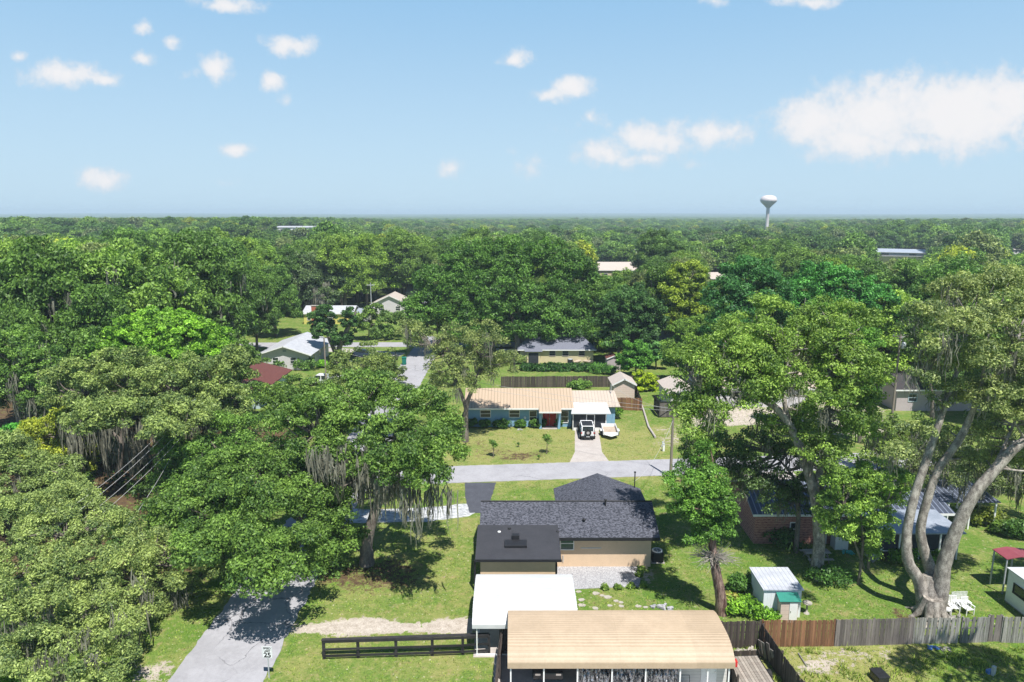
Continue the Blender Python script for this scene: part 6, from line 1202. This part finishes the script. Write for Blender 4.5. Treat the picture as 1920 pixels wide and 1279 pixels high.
# --- poles and wires
def pole(name, label, px, py, h, cross=True, trans=False, rz=0, r0=.15, mt='pole', Y=None, lean=0):
    p = P(px, py) if Y is None else Vector((Q(px, py, Y).x, Y, 0)); r = thing(name, label, 'utility pole', tuple(p), rz); b = MB(); b.tube([(0, 0, -.2), (lean, 0, h)], [r0, r0 * .7], 10); b.build('post', mt, r)
    if cross:
        b = MB(); b.box(-1.0 + lean, 1.0 + lean, -.06, .06, h - .75, h - .62); ca = b.build('crossarm', mt, r)
        for x in (-.9, -.4, .4, .9): b = MB(); b.lathe([(.0, 0), (.05, 0), (.07, .06), (.04, .12), (.06, .18), (0, .22)], 8, (x + lean, 0, h - .62)); b.build('insulator', 'white', ca)
    if trans:
        b = MB(); b.lathe([(0, 0), (.25, 0), (.27, .1), (.27, .75), (.2, .85), (0, .87)], 14, (.45 + lean, -.1, h - 2.3)); b.box(.1, .45, -.05, .05, h - 1.9, h - 1.8); b.build('transformer', 'galv', r)
        for z in (.1, .5): b = MB(); b.tube([(0, 0, h - z - .3), (.5, -.1, h - z - .6), (-.5, 0, h - z - .9)], .03, 6); b.build('bracket', 'galv', r)
    return p
p1 = pole('utility_pole', 'grey wooden pole at the roadside right of the black wing roof', 1257, 896, 7.6, cross=False, r0=.16)
p2 = pole('utility_pole', 'brown pole with silver transformer among the right-hand trees', 1670, 805, 12.2, True, True, Y=86)
p3 = pole('utility_pole', 'grey pole beside the right wall of the grey-white gable house', 612, 722, 8.0, cross=False, Y=104)
p4 = pole('utility_pole', 'weathered pole hidden in the mossy woodland gap on the left', 350, 985, 7.4, False, False, Y=62)
for (px, py, Y, h, lb) in ((1753, 480, 560, 14, 'pale far pole before the blue-grey roofed building, right one'), (1660, 470, 560, 14, 'far pole at the left end of the blue-grey roofed building'), (697, 592, 180, 9, 'pole before the mauve-roofed house'), (1192, 520, 300, 12, 'slim pale pole at the right of the pink-roofed house')):
    pole('utility_pole', lb, px, py, h + float(hfun(Q(px, py, Y).x, Y)), True, False, Y=Y, mt='galv', r0=.14)
def wire(label, a, b, sag, r=.014, group=None):
    a, b = Vector(a), Vector(b); pts = [a.lerp(b, i / 24) - Vector((0, 0, sag * 4 * (i / 24) * (1 - i / 24))) for i in range(25)]
    o = MB().tube(pts, r, 5).build('power_line', 'wire'); tag(o, label, 'power line', group)
wire('thin cable spanning in front of the blue house, lower one', p1 + Vector((0, 0, 7.2)), p3 + Vector((6, -12, 7.2)), 1.0)
wire('thin cable spanning in front of the blue house, upper one', p1 + Vector((0, 0, 7.5)), p3 + Vector((6, -12, 8.2)), .9)
wire('service cable from the roadside pole to the blue house mast', p1 + Vector((0, 0, 7.4)), (-5.6 + 18.6, 86.9, 4.9), .6)
wire('service cable looping from the roadside pole to the black wing roof', p1 + Vector((0, 0, 6.2)), (10.8, 57.2, 3.6), 1.0)
MS = thing('service_mast', 'thin dark service mast at the right corner of the black wing roof', 'mast', (10.9, 57.3, 0)); MB().tube([(0, 0, 2.6), (0, 0, 4.4)], .05, 8).build('pipe', 'trim_dark', MS); MB().lathe([(0, 4.4), (.1, 4.42), (.1, 4.5), (0, 4.55)], 8).build('cap', 'trim_dark', MS)
for i, (dx, dz, ddz) in enumerate(((-.9, 0, 0), (-.3, .05, .05), (.5, 0, -.4), (.9, 0, -.9))):
    wire(['topmost', 'second', 'third', 'lowest'][i] + ' of four power lines crossing the dark woodland gap on the left', Vector((p4.x + dx, 62, 7.3 + ddz * .6)), Vector(Q(20, 1030 + i * 24, 43)) + Vector((0, 0, .4)), .8, .016, 'power lines over the left woodland')
wire('single power line dropping past the street oak to the lower left', Vector((p4.x, 62, 5.6)), Vector(Q(170, 1075, 42)), .6, .016)
# --- grass tufts and weeds, litter of leaves
def tufts():
    rs = np.random.RandomState(8)
    def area(n, x0, x1, y0, y1): return np.stack([rs.uniform(x0, x1, n), rs.uniform(y0, y1, n)], 1)
    pts = np.concatenate([area(26000, -14.3, 42, 33, 66), area(9000, -14.3, 40, 70, 100), area(5000, -34, -20.3, 33, 62)])
    x, y = pts.T; keep = np.ones(len(x), bool)
    for poly in (pp((872, 900), (935, 900), (935, 968), (872, 968)), pp((1045, 1060), (1200, 1060), (1206, 1105), (1040, 1108)), pp((545, 942), (895, 942), (905, 962), (880, 978), (545, 990)), pp((1078, 796), (1121, 796), (1130, 848), (1148, 872), (1062, 872), (1077, 848)),
                 [(-2.4, 37.9, 0), (3.9, 37.9, 0), (3.9, 49, 0), (-2.4, 49, 0)], [(-1.2, 30, 0), (12.4, 30, 0), (12.4, 39.6, 0), (-1.2, 39.6, 0)], [(-2.3, 45, 0), (11, 45.7, 0), (11, 57.5, 0), (-2.3, 57.5, 0)], [(20, 52.6, 0), (28, 52.6, 0), (28, 60, 0), (20, 60, 0)], [(29, 50, 0), (44, 50, 0), (44, 62, 0), (29, 62, 0)], [(34.8, 37, 0), (42, 37, 0), (42, 45, 0), (34.8, 45, 0)], [(-6, 84, 0), (14, 84, 0), (14, 92, 0), (-6, 92, 0)], pp((540, 1158), (890, 1155), (890, 1190), (545, 1190))):
        keep &= poly_mask(x, y, poly, .05) < .5
    c = cy(x); keep &= ~((y > c - .3) & (y < c + 5)); x, y = x[keep], y[keep]
    weed = (x > 13.5) & (y < 38.8); nb = np.where(weed, 6, 3); ii = np.repeat(np.arange(len(x)), nb); X = x[ii] + rs.normal(size=len(ii)) * .07; Yv = y[ii] + rs.normal(size=len(ii)) * .07
    wz = weed[ii]; patch = (np.sin(X * 1.3) * np.cos(Yv * 1.7 + X) > .1); h = np.where(wz, np.where(patch, rs.uniform(.1, .42, len(ii)), .06), rs.uniform(.03, .11, len(ii))); a = rs.uniform(0, 6.28, len(ii)); w = np.where(wz, .03, .03)
    bx, by = np.cos(a) * w, np.sin(a) * w; lx, ly = rs.normal(size=(2, len(ii))) * h * .6; n = len(ii); z0 = np.zeros(n)
    v = np.stack([np.stack([X - bx, Yv - by, z0], 1), np.stack([X + bx, Yv + by, z0], 1), np.stack([X + lx, Yv + ly, h], 1)], 1).reshape(-1, 3).astype(np.float32)
    me = bpy.data.meshes.new('grass'); me.vertices.add(3 * n); me.vertices.foreach_set('co', v.ravel()); me.loops.add(3 * n); me.loops.foreach_set('vertex_index', np.arange(3 * n, dtype=np.int32)); me.polygons.add(n); me.polygons.foreach_set('loop_start', np.arange(n, dtype=np.int32) * 3); me.update()
    at = me.attributes.new('v', 'FLOAT', 'FACE'); at.data.foreach_set('value', rs.rand(n).astype(np.float32)); me.materials.append(M['leaf']); o = bpy.data.objects.new('grass', me); COL.objects.link(o); o.color = (.12, .19, .04, 1); tag(o, 'short grass tufts and weeds over the lawns', 'grass', kind='stuff')
tufts()
# understory in the left woods, leaf litter bushes
def under():
    rs = np.random.RandomState(21); B = []
    for _ in range(260):
        x, y = rs.uniform(-60, -21.5), rs.uniform(52, 130)
        if -52 < x < -22 and 90 < y: continue
        r = rs.uniform(.5, 1.5); B.append((np.array([x, y, r * .5]), (r, r, r * .8)))
    me, cl = crown_mesh('understory', B, 5, .7, .6, .2, 40); o = bpy.data.objects.new('understory', me); COL.objects.link(o); o.color = (.055, .12, .03, 1); tag(o, 'low green undergrowth on the floor of the left woods', 'undergrowth', kind='stuff')
under()
